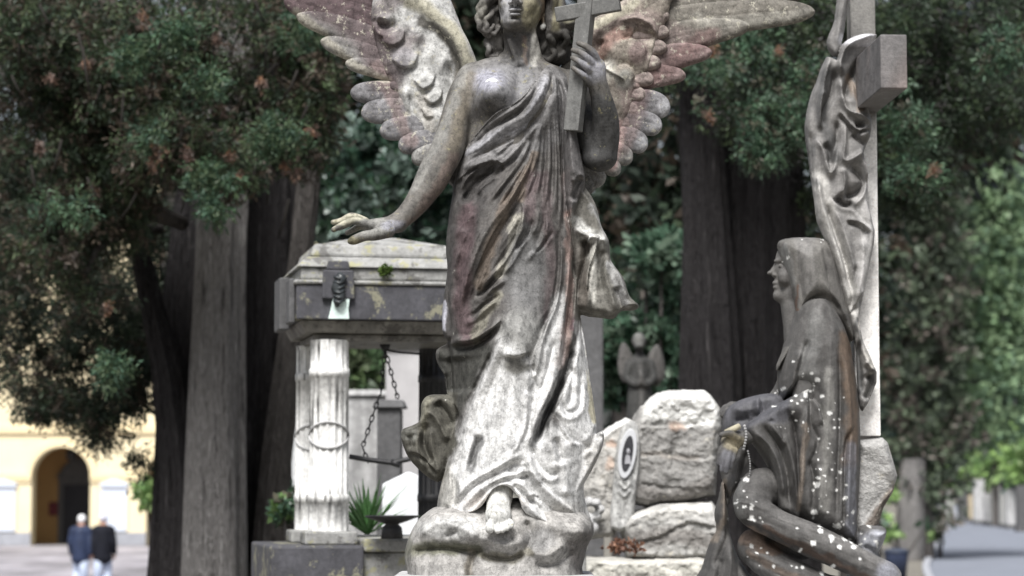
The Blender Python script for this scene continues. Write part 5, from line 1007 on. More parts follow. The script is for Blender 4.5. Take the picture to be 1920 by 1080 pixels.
def build_gown():
    V = Vol(745, 1205, -70, 150, 110, 1012, 2.0)
    V.relief(closed(GOWN, 3), 80, 9, back=lambda X, Z: 0 * X + 58, base=lambda X, Z: torso(X, Z) + 3, strokes=F, k=2, edge=5, rough=(26, 2.2, 1.1), sharp=0.35)
    # sleeve hanging below the arm and the cloth that blows out to the right
    V.relief(closed([(1056, 170), (1074, 200), (1082, 255), (1090, 300), (1097, 340), (1092, 362), (1078, 400), (1070, 430), (1060, 380), (1056, 280)], 3), 42, 16, 50, 30, sharp=0.7, strokes=[('r', [(1066, 240), (1072, 320), (1082, 345)], 7, 8), ('v', [(1092, 338), (1082, 350), (1074, 385)], 8, 18), ('r', [(1096, 338), (1084, 338), (1072, 350)], 4, 8)])
    V.relief(closed([(1062, 380), (1080, 345), (1098, 352), (1118, 385), (1128, 425), (1142, 452), (1146, 490), (1168, 520), (1180, 555), (1197, 572), (1190, 582), (1164, 584), (1150, 598), (1122, 596), (1096, 592), (1078, 575), (1074, 480)], 3), 34, 14, 30, 2, k=4, sharp=0.7, strokes=[
        ('s', [(1082, 350), (1106, 380), (1128, 425), (1142, 452)], 14, 9), ('r', [(1072, 430), (1096, 445), (1120, 452), (1140, 455)], 7, 9), ('v', [(1092, 445), (1100, 475), (1088, 520), (1080, 560)], 9, 22), ('s', [(1094, 470), (1104, 450), (1122, 446), (1118, 470), (1104, 510), (1100, 560)], 10, 12),
        ('r', [(1118, 450), (1112, 490), (1104, 540), (1102, 585)], 7, 10), ('v', [(1130, 470), (1124, 510), (1128, 555)], 8, 8), ('r', [(1140, 480), (1134, 520), (1146, 560), (1152, 590)], 7, 9), ('r', [(1146, 490), (1164, 530), (1176, 565)], 6, 8), ('v', [(1152, 540), (1160, 565), (1166, 582)], 6, 10), ('s', [(1152, 590), (1170, 578), (1194, 572)], 7, -8), ('v', [(1084, 580), (1110, 588), (1140, 590)], 4, 8)])
    # dark crumpled lump of cloth, lower left
    V.relief(closed([(800, 742), (820, 738), (846, 742), (862, 760), (862, 820), (840, 872), (826, 900), (808, 896), (782, 874), (762, 848), (752, 808), (774, 796), (788, 786), (790, 758)], 3), 30, 16, 30, -10, k=5, sharp=0.7, strokes=[
        ('r', [(752, 808), (778, 798), (796, 780), (800, 745)], 6, 10), ('r', [(790, 800), (784, 840), (800, 880)], 7, 9), ('v', [(800, 790), (796, 830), (812, 870)], 7, 12), ('r', [(800, 768), (820, 785), (842, 828)], 7, 10), ('v', [(818, 752), (836, 772), (850, 800)], 9, 14), ('r', [(808, 800), (814, 850), (830, 890)], 6, 8), ('s', [(760, 846), (790, 852), (826, 890)], 8, -8), ('v', [(770, 812), (776, 840)], 6, 8)])
    # pointed fold at the lower right
    V.relief(closed([(1084, 850), (1104, 824), (1124, 808), (1131, 816), (1126, 842), (1108, 880), (1088, 912), (1072, 935), (1056, 915), (1062, 870)], 3), 26, 9, 30, 22, k=5, strokes=[('v', [(1098, 842), (1116, 822), (1128, 815)], 7, 20), ('r', [(1090, 858), (1110, 838), (1126, 820)], 4, 7), ('v', [(1122, 850), (1102, 890), (1078, 926)], 3, 8), ('s', [(1126, 840), (1106, 882), (1070, 934)], 9, 6)])
    # thin edge of the mantle left of the hip
    V.relief(closed([(846, 470), (838, 520), (832, 560), (829, 600), (832, 628), (846, 640), (858, 600), (858, 520)], 3), 22, 8, 40, 6, k=3)
    return V
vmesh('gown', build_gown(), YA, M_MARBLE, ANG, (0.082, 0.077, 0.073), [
    ('poly', [(1000, 120), (1076, 130), (1076, 260), (1000, 300), (860, 330), (900, 250)], 12, (0.17, 0.166, 0.166), 0.9), ('line', [(1020, 160), (990, 230), (930, 262), (880, 290)], 9, (0.32, 0.32, 0.34), 0.7),
    ('poly', [(840, 320), (940, 310), (905, 420), (880, 480), (850, 640), (830, 640)], 12, CRUST_SHADE, 0.8), ('line', [(880, 400), (870, 500), (870, 590), (880, 630)], 20, PURP, 0.8), ('line', [(980, 340), (930, 440), (900, 540)], 12, BRN, 0.8), ('line', [(1000, 300), (975, 380)], 10, BRN, 0.8), ('line', [(1000, 340), (990, 420)], 14, PURP, 0.6),
    ('line', [(1062, 330), (1070, 480), (1062, 620), (1048, 690)], 10, (0.26, 0.19, 0.17), 0.8), ('line', [(1076, 400), (1080, 520), (1074, 620)], 6, (0.10, 0.06, 0.065), 0.9), ('line', [(968, 420), (958, 480), (935, 520)], 11, (0.33, 0.315, 0.27), 0.85), ('line', [(1020, 340), (1032, 520), (1020, 600)], 12, PURP, 0.45),
    ('blob', (985, 520, 42, 90), (0.14, 0.14, 0.14), 0.8), ('blob', (975, 630, 45, 50), (0.26, 0.26, 0.25), 0.8), ('line', [(935, 560), (905, 610), (890, 638)], 10, (0.22, 0.21, 0.17), 0.7),
    ('poly', [(885, 760), (935, 640), (1000, 690), (1040, 580), (1050, 560), (1046, 700), (1010, 800), (1125, 800), (1135, 1010), (815, 1010), (850, 850)], 16, WHITE, 1.0), ('poly', [(1082, 590), (1098, 640), (1125, 800), (1060, 830), (1040, 770), (1070, 690)], 6, WHITE, 1.0), ('line', [(1100, 620), (1108, 720), (1114, 790)], 7, (0.5, 0.46, 0.32), 0.8),
    ('poly', [(815, 650), (930, 648), (895, 720), (868, 770), (855, 790), (830, 760)], 8, (0.05, 0.05, 0.045), 0.95), ('blob', (966, 690, 26, 16), (0.15, 0.145, 0.125), 0.8), ('line', [(1072, 660), (1052, 720), (1030, 770), (1003, 832)], 9, (0.06, 0.06, 0.06), 0.85), ('line', [(905, 825), (890, 850), (884, 878)], 9, (0.12, 0.12, 0.12), 0.8),  # knee blob and slit lines put the shade of the hollows into the colour
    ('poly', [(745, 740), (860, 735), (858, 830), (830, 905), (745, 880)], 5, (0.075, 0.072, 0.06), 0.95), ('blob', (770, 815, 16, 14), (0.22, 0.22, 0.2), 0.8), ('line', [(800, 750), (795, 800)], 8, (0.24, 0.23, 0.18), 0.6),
    ('poly', [(1070, 340), (1205, 340), (1205, 600), (1072, 600)], 4, (0.14, 0.135, 0.12), 0.9), ('line', [(1076, 420), (1100, 440), (1125, 448)], 13, (0.5, 0.5, 0.48), 0.8), ('line', [(1112, 470), (1110, 560)], 9, (0.5, 0.49, 0.45), 0.8), ('line', [(1092, 460), (1090, 570)], 10, (0.09, 0.08, 0.07), 0.9), ('line', [(1145, 500), (1170, 570)], 10, (0.36, 0.36, 0.36), 0.6), ('line', [(1112, 390), (1130, 430)], 8, (0.3, 0.3, 0.29), 0.8),
    ('poly', [(1052, 250), (1095, 250), (1096, 350), (1075, 400), (1056, 400)], 5, (0.11, 0.105, 0.105), 0.9), ('blob', (930, 940, 60, 22), (0.48, 0.43, 0.39), 0.6), ('blob', (1060, 960, 40, 26), (0.34, 0.33, 0.31), 0.7), ('blob', (1110, 860, 22, 40), (0.3, 0.29, 0.27), 0.7), ('blob', (840, 920, 20, 44), (0.3, 0.29, 0.26), 0.6), ('line', [(832, 570), (831, 620)], 6, (0.4, 0.4, 0.45), 0.8)])

# ---- base cloud rock
def build_base():
    V = Vol(740, 1130, -110, 150, 925, 1130, 2.0)
    V.relief(closed([(826, 945), (800, 958), (782, 976), (768, 1004), (760, 1040), (768, 1075), (776, 1125), (1070, 1125), (1090, 1060), (1100, 1020), (1112, 996), (1104, 966), (1060, 940), (1000, 930), (900, 935)], 3), 100, 60, 100, k=3, sharp=0.4, rough=(40, 7, 2.2), strokes=[
        ('r', [(785, 1000), (830, 975), (880, 990), (905, 1008)], 16, 16), ('v', [(770, 1030), (830, 1022), (890, 1028), (925, 1012)], 9, 20), ('r', [(900, 1000), (945, 1015), (985, 1008)], 15, 16), ('v', [(900, 1034), (950, 1042), (985, 1030)], 8, 18), ('r', [(985, 1020), (1020, 1034), (1060, 1010)], 16, 15), ('v', [(1000, 1050), (1040, 1050), (1075, 1026)], 8, 14), ('v', [(890, 1030), (884, 1070), (890, 1120)], 8, 14), ('v', [(985, 970), (995, 1000), (985, 1030)], 8, 14), ('r', [(1020, 975), (1060, 990), (1100, 995)], 14, 10), ('r', [(800, 965), (840, 955), (880, 965)], 10, 8), ('b', (820, 1075, 0), (40, 24), 14), ('b', (950, 1080, 0), (46, 26), 16), ('v', [(838, 1000), (862, 990)], 4, 8)])
    return V
vmesh('cloud_base', build_base(), YA, M_MARBLE, ANG, (0.27, 0.262, 0.25), [('blob', (850, 985, 70, 22), (0.46, 0.46, 0.45), 0.8), ('line', [(770, 1026), (840, 1020), (900, 1026)], 13, (0.10, 0.10, 0.07), 0.85), ('line', [(905, 1034), (950, 1040), (990, 1030)], 9, (0.15, 0.14, 0.11), 0.8), ('line', [(885, 1030), (882, 1110)], 8, (0.17, 0.15, 0.12), 0.7), ('poly', [(1060, 1005), (1112, 985), (1090, 1090), (1068, 1060)], 8, (0.10, 0.09, 0.085), 0.8), ('blob', (1010, 1005, 30, 22), (0.22, 0.22, 0.22), 0.6), ('line', [(765, 1000), (760, 1060)], 10, (0.14, 0.14, 0.12), 0.7)])
# plinth under it, below the picture
p0 = P(770, 1112, YA); p1 = P(1085, 1112, YA); m = MB(); m.box(p0.x - 0.05, p1.x + 0.05, YA - 0.28, YA + 0.28, 0.3, p0.z + 0.06); m.box(p0.x - 0.15, p1.x + 0.15, YA - 0.38, YA + 0.38, 0.0, 0.3); m.build('plinth', M_PALE, ANG, 0.012)

# ---- cross on her shoulder
def cross_box(a, b, wx, wd, yaw):
    """square bar between two pixel points at volume depth d"""
    A = Vector(to_world(np.array([a], np.float32), YA)[0]); B = Vector(to_world(np.array([b], np.float32), YA)[0]); ax = (B - A).normalized()
    side = Vector((math.cos(yaw), math.sin(yaw), 0)); side = (side - ax * side.dot(ax)).normalized(); dp = ax.cross(side); s = S(YA)
    m = MB(); vs = []
    for c in (A, B):
        for i, j in ((-1, -1), (1, -1), (1, 1), (-1, 1)): vs.append(c + side * (i * wx * s / 2) + dp * (j * wd * s / 2))
    return m._add(vs, [(0, 1, 2, 3), (7, 6, 5, 4), (0, 4, 5, 1), (1, 5, 6, 2), (2, 6, 7, 3), (3, 7, 4, 0)])
CR = tag(thing('cross', (0, 0, 0), None, None), None); CR.parent = ANG
M_CROSS = stone_mat('cross_marble', base=(0.155, 0.155, 0.15), lich=0.66, streak=0.3)
cross_box((1073, 76, 256), (1106, 88, -48), 30, 24, R(-24)).build('shaft', M_CROSS, CR, 0.003)
a, b = (1042, 74, 38), (1160, 98, 21); cross_box(a, b, 23, 27, R(-66)).build('crossbar', M_CROSS, CR, 0.003)
# ---- wings: a leading arm, covert body, and every flight feather its own piece
def feather_outline(base, tip, w0, w1, bend=0.0):
    w0 *= 1.45; w1 *= 1.38; b = np.array(base, float); t = np.array(tip, float); L = np.linalg.norm(t - b); u = (t - b) / L; n = np.array([-u[1], u[0]])
    prof = [(0.0, 0.7), (0.2, 0.92), (0.45, 1.0), (0.7, 0.98), (0.87, 0.82), (0.96, 0.5)]
    ce = lambda f: b + u * L * f + n * bend * math.sin(math.pi * f)
    wd = lambda f: (w0 + (w1 - w0) * f) / 2
    L_ = [ce(f) + n * wd(f) * q for f, q in prof]; R_ = [ce(f) - n * wd(f) * q for f, q in prof]
    return closed(L_ + [t] + R_[::-1], 3), [tuple(ce(f)) for f in (0.0, 0.35, 0.7, 0.93)]
def feather(parent, base, tip, w0, w1, d, tone, items, bend=0.0, seed=0):
    out, quill = feather_outline(base, tip, w0, w1, bend); T = 9 + 0.08 * min(w0, 60)
    V = Vol(out[:, 0].min() - 8, out[:, 0].max() + 8, d - 30, d + 34, out[:, 1].min() - 8, out[:, 1].max() + 8, 2.0)
    st = [('v', quill, 2.2, 3.0), ('r', quill, 6, 2.5)]
    u = np.array(tip, float) - np.array(base, float); L = np.linalg.norm(u); u /= L; n = np.array([-u[1], u[0]]); rg = random.Random(seed)
    for k in range(int(L / 16)):          # barbs
        c = np.array(base) + u * (16 * k + 8); s = rg.choice((-1, 1)); st.append(('v', [tuple(c), tuple(c + u * 10 + n * s * (w0 * 0.3)), tuple(c + u * 17 + n * s * w0 * 0.46)], 1.8, 1.1))
    V.relief(out, T, min(w0, w1) * 0.42, 7, d, strokes=st, k=2, rough=(14, 1.6, seed * 1.7))
    vmesh('feather', V, YA, M_WING, parent, tone, items)
RED = (0.125, 0.08, 0.077); RED2 = (0.185, 0.14, 0.134); STN = (0.21, 0.206, 0.198); GREY = (0.16, 0.157, 0.163); OLV = (0.145, 0.135, 0.118); DPUR = (0.085, 0.062, 0.065)
def wing_part(name):
    e = bpy.data.objects.new(name, None); e.empty_display_size = 0.1; link(e, ANG); e.location = (0, 0, 0); return e
# image-left wing
WL = wing_part('wing')
redL = [('line', [(540, -40), (640, 20), (690, 60), (720, 130)], 40, DPUR, 0.85), ('line', [(700, 110), (728, 160), (748, 220), (770, 260)], 15, RED2, 0.7), ('line', [(545, 8), (600, 55), (655, 105), (715, 138)], 10, (0.33, 0.31, 0.26), 0.7)]
for i, (b, t, w0, w1, d, tn, bend) in enumerate([
    ((800, -10), (470, -120), 60, 50, -88, DPUR, 0), ((780, 20), (500, -60), 58, 48, -84, DPUR, 0), ((765, 62), (520, -22), 54, 42, -80, DPUR, 6), ((770, 100), (545, 8), 46, 34, -76, STN, 10), ((776, 135), (592, 58), 40, 30, -72, STN, 8), ((790, 140), (640, 102), 34, 26, -69, STN, 6),
    ((790, 165), (650, 161), 34, 32, -64, GREY, 2), ((800, 200), (671, 200), 40, 36, -60, GREY, 4), ((815, 228), (707, 237), 40, 32, -56, GREY, 4), ((830, 250), (743, 267), 36, 30, -52, GREY, 3), ((840, 275), (768, 292), 34, 26, -48, STN, 2), ((850, 300), (800, 322), 30, 24, -44, STN, 2)]):
    feather(WL, b, t, w0, w1, d, tn, redL, bend, i)
for i, (b, t) in enumerate([((800, 40), (700, 8)), ((800, 70), (702, 46)), ((806, 100), (708, 84)), ((812, 130), (716, 118)), ((818, 158), (724, 148)), ((826, 184), (738, 180)), ((834, 208), (752, 210)), ((842, 232), (768, 238)), ((848, 256), (786, 262))]):
    feather(WL, b, t, 27, 24, -62 + 0.6 * i, (0.25, 0.225, 0.215) if i < 6 else (0.33, 0.325, 0.315), redL[:1], 3, 50 + i)
def build_wingL():
    V = Vol(660, 905, -110, 40, -120, 345, 2.0)
    V.relief(closed([(720, -110), (800, -100), (850, 0), (880, 90), (890, 160), (880, 250), (850, 330), (820, 310), (800, 270), (775, 235), (752, 200), (735, 160), (715, 120), (700, 70), (690, 0)], 4), 26, 40, 24, -66, k=4, rough=(18, 3.5, 5.0), sharp=0.2, strokes=[
        ('r', [(715, 60), (700, 42), (705, 20), (730, 28)], 6, 14), ('v', [(690, 20), (715, 34), (740, 30)], 10, 16), ('s', [(756, 44), (752, 66), (730, 78), (712, 66)], 10, 12), ('b', (728, 62, 0), (16, 18), 12), ('s', [(782, 88), (775, 112), (748, 118), (730, 100)], 10, 12), ('b', (752, 96, 0), (20, 20), 14), ('s', [(815, 132), (808, 152), (788, 160), (772, 140)], 9, 12), ('b', (795, 138, 0), (18, 18), 12), ('s', [(828, 158), (825, 178), (806, 188), (790, 172)], 8, 11), ('b', (812, 165, 0), (16, 17), 10), ('b', (800, 100, 0.4), (14, 22), 9), ('b', (828, 110, 0.3), (11, 18), 9), ('s', [(812, 212), (796, 212), (788, 196)], 8, 9), ('b', (780, 60, 0.3), (12, 24), 8), ('b', (816, 215, 0), (15, 17), 8), ('v', [(765, 165), (770, 200), (790, 240)], 5, 8), ('r', [(752, 150), (762, 185), (780, 225), (800, 262)], 8, 9), ('v', [(838, 100), (846, 170), (842, 230)], 7, 12)])
    V.chain([(890, -40, 160), (880, -38, 118), (868, -38, 88), (848, -40, 52), (818, -46, 18), (780, -52, -12), (740, -58, -40), (690, -66, -70)], [17, 16, 17, 19, 20, 21, 22, 22], 10)
    return V
vmesh('covert', build_wingL(), YA, M_WING, WL, (0.4, 0.4, 0.39), redL + [('line', [(740, -20), (700, 20), (720, 50), (770, 70)], 26, DPUR, 0.7), ('blob', (752, 98, 24, 24), (0.2, 0.19, 0.2), 0.8), ('line', [(780, 80), (815, 100)], 14, (0.3, 0.3, 0.29), 0.6), ('line', [(884, 130), (870, 90), (848, 52), (815, 18), (770, -12)], 17, (0.3, 0.285, 0.22), 0.9), ('line', [(868, 160), (850, 90), (820, 50), (790, 30)], 10, (0.07, 0.065, 0.055), 0.9), ('line', [(862, 130), (850, 200), (838, 260)], 13, (0.14, 0.13, 0.11), 0.8), ('line', [(790, 175), (800, 230), (815, 260)], 14, (0.33, 0.3, 0.26), 0.5)])
# image-right wing
WR = wing_part('wing')
redR = [('line', [(1130, 60), (1170, 20), (1230, 30), (1300, 70)], 26, RED2, 0.6), ('line', [(1340, 50), (1260, 110), (1210, 150), (1200, 190)], 20, RED, 0.7), ('line', [(1180, 150), (1185, 210), (1170, 270)], 20, RED2, 0.65), ('line', [(1535, 8), (1420, 20), (1320, 20)], 14, (0.27, 0.26, 0.23), 0.6), ('line', [(1160, 230), (1150, 300)], 14, (0.42, 0.3, 0.28), 0.8)]
for i, (b, t, w0, w1, d, tn, bend) in enumerate([
    ((1200, -40), (1640, -150), 60, 44, -92, OLV, 0), ((1210, -10), (1600, -66), 60, 44, -88, OLV, 0), ((1210, 30), (1545, 0), 56, 38, -84, OLV, -6), ((1205, 76), (1420, 28), 56, 30, -80, OLV, -8), ((1200, 112), (1345, 80), 50, 26, -76, RED2, -8), ((1180, 138), (1294, 126), 42, 24, -72, RED2, -6),
    ((1160, 178), (1263, 192), 42, 38, -64, GREY, -4), ((1150, 212), (1247, 228), 40, 34, -60, GREY, -4), ((1140, 240), (1219, 266), 38, 32, -56, GREY, -4), ((1125, 262), (1189, 294), 34, 28, -52, STN, -3), ((1110, 285), (1166, 317), 30, 24, -48, STN, -2), ((1090, 300), (1133, 340), 32, 30, -44, STN, 0), ((1080, 310), (1113, 356), 28, 24, -42, STN, 0)]):
    feather(WR, b, t, w0, w1, d, tn, redR + ([('blob', t + (26, 20), (0.3, 0.3, 0.31), 0.8)] if 5 < i < 9 else []), bend, 20 + i)
for i, (b, t) in enumerate([((1170, 20), (1262, 12)), ((1170, 50), (1262, 44)), ((1165, 80), (1258, 74)), ((1160, 108), (1246, 104)), ((1150, 136), (1232, 136)), ((1142, 164), (1218, 168)), ((1134, 190), (1204, 198)), ((1126, 214), (1190, 226)), ((1116, 238), (1172, 252)), ((1106, 258), (1152, 276))]):
    feather(WR, b, t, 27, 24, -62 + 0.6 * i, (0.23, 0.19, 0.175), redR[2:3], -3, 70 + i)
def build_wingR():
    V = Vol(1030, 1290, -110, 30, -120, 345, 2.0)
    V.relief(closed([(1085, 76), (1110, 20), (1170, 4), (1200, -100), (1270, -100), (1262, 0), (1240, 60), (1225, 110), (1210, 150), (1196, 200), (1172, 250), (1150, 290), (1120, 335), (1085, 330), (1060, 240), (1040, 160), (1042, 138), (1066, 104)], 4), 24, 30, 24, -66, k=4, rough=(18, 3.5, 9.0), sharp=0.2, strokes=[
        ('r', [(1160, 28), (1196, 22), (1226, 36), (1234, 58)], 8, 13), ('v', [(1190, 48), (1215, 56), (1236, 50)], 8, 15), ('s', [(1216, 100), (1212, 76), (1190, 60), (1165, 66)], 10, -11), ('b', (1194, 88, 0), (24, 24), 12), ('s', [(1188, 150), (1192, 130), (1178, 112), (1160, 116)], 9, -11), ('b', (1170, 136, 0), (20, 22), 11), ('r', [(1134, 116), (1160, 132), (1176, 144)], 2.4, 8), ('b', (1150, 80, 0), (16, 20), 9), ('v', [(1130, 60), (1126, 90), (1140, 110)], 8, 10), ('r', [(1235, 40), (1228, 90), (1215, 130)], 7, 8), ('b', (1160, 190, 0), (18, 20), 8), ('b', (1150, 230, 0), (16, 18), 7), ('v', [(1195, 150), (1190, 190), (1170, 240)], 5, 7)])
    V.chain([(1052, -48, 150), (1078, -44, 100), (1104, -46, 56), (1150, -52, 22), (1200, -60, -10), (1260, -68, -40)], [10, 13, 17, 19, 20, 20], 10)
    V.chain([(1044, -36, 136), (1088, -30, 72)], [5, 4], 3)
    return V
vmesh('covert', build_wingR(), YA, M_WING, WR, (0.25, 0.222, 0.19), redR + [('blob', (1200, 88, 22, 26), (0.17, 0.12, 0.12), 0.7), ('blob', (1172, 140, 18, 20), (0.2, 0.2, 0.18), 0.8), ('blob', (1145, 120, 14, 20), (0.48, 0.47, 0.43), 0.7), ('line', [(1130, 90), (1150, 60), (1180, 50)], 14, (0.2, 0.12, 0.1), 0.7), ('line', [(1104, 40), (1160, 14), (1200, -10)], 9, (0.42, 0.4, 0.31), 0.7), ('line', [(1045, 140), (1085, 80)], 12, (0.2, 0.19, 0.17), 0.9), ('poly', [(1080, 240), (1140, 290), (1120, 350), (1070, 340)], 6, (0.42, 0.42, 0.32), 0.8), ('blob', (1105, 212, 14, 30), (0.75, 0.75, 0.78), 0.9)])  # white blob beside the forearm paints in a gap of bright background
# ------------------------------------------------------------------ mourner, memorial cross, shroud
YM = 9.0
MOU = thing('mourner_statue', P(1490, 1100, YM), 'dark bronze statue of a veiled woman sitting with folded legs and a rosary', 'statue')
BZ = (0.09, 0.087, 0.084); BZD = (0.03, 0.028, 0.027); BZL = (0.2, 0.2, 0.195); BZB = (0.12, 0.085, 0.06); WSP = (0.75, 0.75, 0.73); BLU = (0.2, 0.205, 0.235)
def build_mbody():
    V = Vol(1318, 1665, -90, 150, 440, 1100, 2.0)
    V.ell((1506, 0, 508), (46, 44, 56), 4)
    V.cone((1486, 0, 490), (1478, 0, 548), 30, 17, 8); V.cone((1474, 0, 478), (1470, 0, 500), 17, 17, 6)
    V.cone((1459, 0, 492), (1447, 0, 510), 3.5, 4.5, 4); V.ell((1443, 0, 512), (5, 4.5, 3.6), 3); V.ell((1452, 0, 516), (5, 8, 3), 2)
    V.ell((1455, 0, 531), (7, 9, 3.2), 3); V.ell((1456, 0, 539), (7, 8, 3.2), 3); V.cone((1462, 0, 512), (1462, 0, 545), 9, 8, 8); V.ell((1458, 0, 554), (8, 9, 8), 6); V.cone((1460, 0, 556), (1484, 14, 548), 8, 12, 8)
    V.ell((1460, 19, 499), (7, 7, 5), 4, cut=True); V.ell((1463, 15, 500), (5, 6, 4), 2); V.cone((1453, 8, 490), (1468, 22, 488), 3, 3, 4); V.ell((1468, 22, 522), (12, 10, 14), 8)
    V.cone((1484, 0, 560), (1500, 0, 630), 22, 30, 10)
    V.chain([(1520, 0, 640), (1530, 0, 760), (1535, -10, 920)], [46, 44, 44], 14)
    # near arm and hand
    V.chain([(1518, 44, 650), (1505, 56, 710), (1488, 62, 770), (1440, 62, 806), (1398, 70, 818), (1382, 74, 822)], [24, 22, 20, 14, 13, 13], 8)
    V.chain([(1382, 74, 822), (1366, 78, 824), (1354, 80, 828)], [13, 14, 12], 5); V.ell((1362, 78, 832), (17, 13, 17), 4)
    for (a, b, c, r) in (((1352, 88, 826), (1340, 92, 846), (1336, 88, 868), 5.8), ((1355, 92, 836), (1346, 96, 856), (1343, 90, 880), 6), ((1360, 94, 842), (1354, 97, 862), (1351, 90, 884), 5.8), ((1368, 92, 844), (1364, 94, 860), (1360, 87, 876), 5.2)):
        finger(V, [a, b, c], r, r * 0.72)
    V.chain([(1372, 88, 822), (1358, 98, 814), (1342, 100, 816)], [7.5, 6.5, 5], 3)
    # far arm and hand under the mantle
    V.chain([(1500, -30, 660), (1470, -40, 740), (1420, -30, 770), (1372, -14, 762)], [24, 22, 18, 11], 8)
    for j in range(4): V.chain([(1374, -14 + j * 7, 764), (1360, -10 + j * 7, 762 + j * 2), (1352, -8 + j * 7, 770 + j * 3)], [6, 5.5, 4.5], 2)
    # legs folded back to the right, wrapped in cloth
    V.chain([(1560, -10, 930), (1470, 24, 918), (1418, 58, 912), (1400, 78, 934)], [40, 38, 36, 35], 10)
    V.chain([(1398, 82, 938), (1402, 96, 954), (1440, 104, 978), (1500, 106, 1006), (1560, 102, 1034), (1640, 96, 1074)], [33, 32, 28, 30, 29, 24], 6)
    V.chain([(1500, 0, 1010), (1418, 40, 1014), (1408, 56, 1026), (1440, 76, 1054), (1520, 82, 1092), (1560, 80, 1102)], [34, 32, 32, 30, 28, 28], 6)
    V.chain([(1600, 92, 1052), (1640, 100, 1062), (1660, 104, 1080)], [22, 18, 12], 8)
    return V
dots = []
rg = random.Random(8)
for (cx, cy, sx, sy, n, r0) in ((1525, 905, 14, 40, 16, 6), (1385, 940, 16, 14, 12, 6), (1395, 965, 14, 8, 6, 6), (1550, 990, 40, 16, 14, 8), (1460, 780, 34, 24, 12, 4), (1500, 730, 14, 20, 12, 6), (1560, 840, 16, 40, 10, 4), (1590, 1015, 24, 12, 10, 8), (1430, 1040, 30, 14, 7, 6), (1505, 1060, 40, 10, 6, 6), (1578, 960, 10, 40, 8, 5), (1470, 480, 6, 20, 3, 4), (1520, 455, 14, 3, 4, 4), (1530, 780, 20, 50, 8, 3.5)):
    for _ in range(int(n * 1.2)): 
        r = r0 * (0.22 + 0.7 * rg.random() ** 2.2); dots.append(('blob', (rg.gauss(cx, sx), rg.gauss(cy, sy), r, r * rg.uniform(0.7, 1.1)), WSP, 0.95))
def sharp_dots(v, c, ds):
    X, Z = v[:, 0], v[:, 2]
    n = vnoise(v, 1 / 4.0, 3) * 0.75
    for d_ in ds:
        cx, cy, rx, ry = d_[1]; m = np.sqrt(((X - cx) / rx) ** 2 + ((Z - cy) / ry) ** 2) + n; k = (1 - sstep(0.6, 1.15, m))[:, None]; c = c * (1 - k) + np.array(WSP, np.float32) * k
    return c
def bmesh_part(name, V, mat, parent, base, items, ds=dots, Y=YM):
    v, f = V.mesh(); c = sharp_dots(v, paint(v, base, items), ds)
    if name == 'body':            # soft cloth wrinkles along the folded legs
        a_ = (v[:, 0] * 0.92 + v[:, 2] * 0.4); b_ = (-v[:, 0] * 0.4 + v[:, 2] * 0.92 + 0.25 * v[:, 1]); q = np.stack([a_ * 0.014, b_ * 0.075, v[:, 1] * 0.02], 1).astype(np.float32)
        k = sstep(885, 925, v[:, 2]); v[:, 1] += k * 5.5 * vnoise(q, 1.0, 3); v[:, 2] += k * 3.0 * vnoise(q + 9, 1.0, 3)
    return np_mesh(name, to_world(v, Y), f, mat, parent, tone=c)
MB_ = bmesh_part('body', build_mbody(), M_BRONZE, MOU, BZ, [('blob', (1460, 520, 22, 50), (0.11, 0.105, 0.1), 0.8), ('blob', (1366, 830, 24, 18), (0.33, 0.29, 0.2), 0.8), ('blob', (1350, 866, 16, 22), (0.2, 0.2, 0.22), 0.8), ('line', [(1380, 980), (1460, 1015), (1560, 1060)], 14, BZD, 0.7), ('line', [(1385, 1000), (1410, 1010)], 16, (0.3, 0.22, 0.17), 0.7), ('line', [(1440, 960), (1560, 1010), (1640, 1050)], 10, (0.16, 0.155, 0.15), 0.6), ('line', [(1420, 985), (1500, 1025), (1600, 1072)], 7, (0.06, 0.04, 0.03), 0.8), ('line', [(1376, 900), (1366, 940), (1376, 965)], 7, (0.15, 0.15, 0.145), 0.6), ('line', [(1390, 1030), (1450, 1065), (1500, 1090)], 8, (0.13, 0.10, 0.08), 0.7), ('blob', (1430, 1020, 30, 12), (0.11, 0.075, 0.055), 0.8), ('blob', (1640, 1060, 26, 16), BLU, 0.8)])  # grey leg lines are painted highlights among the dark patina streaks

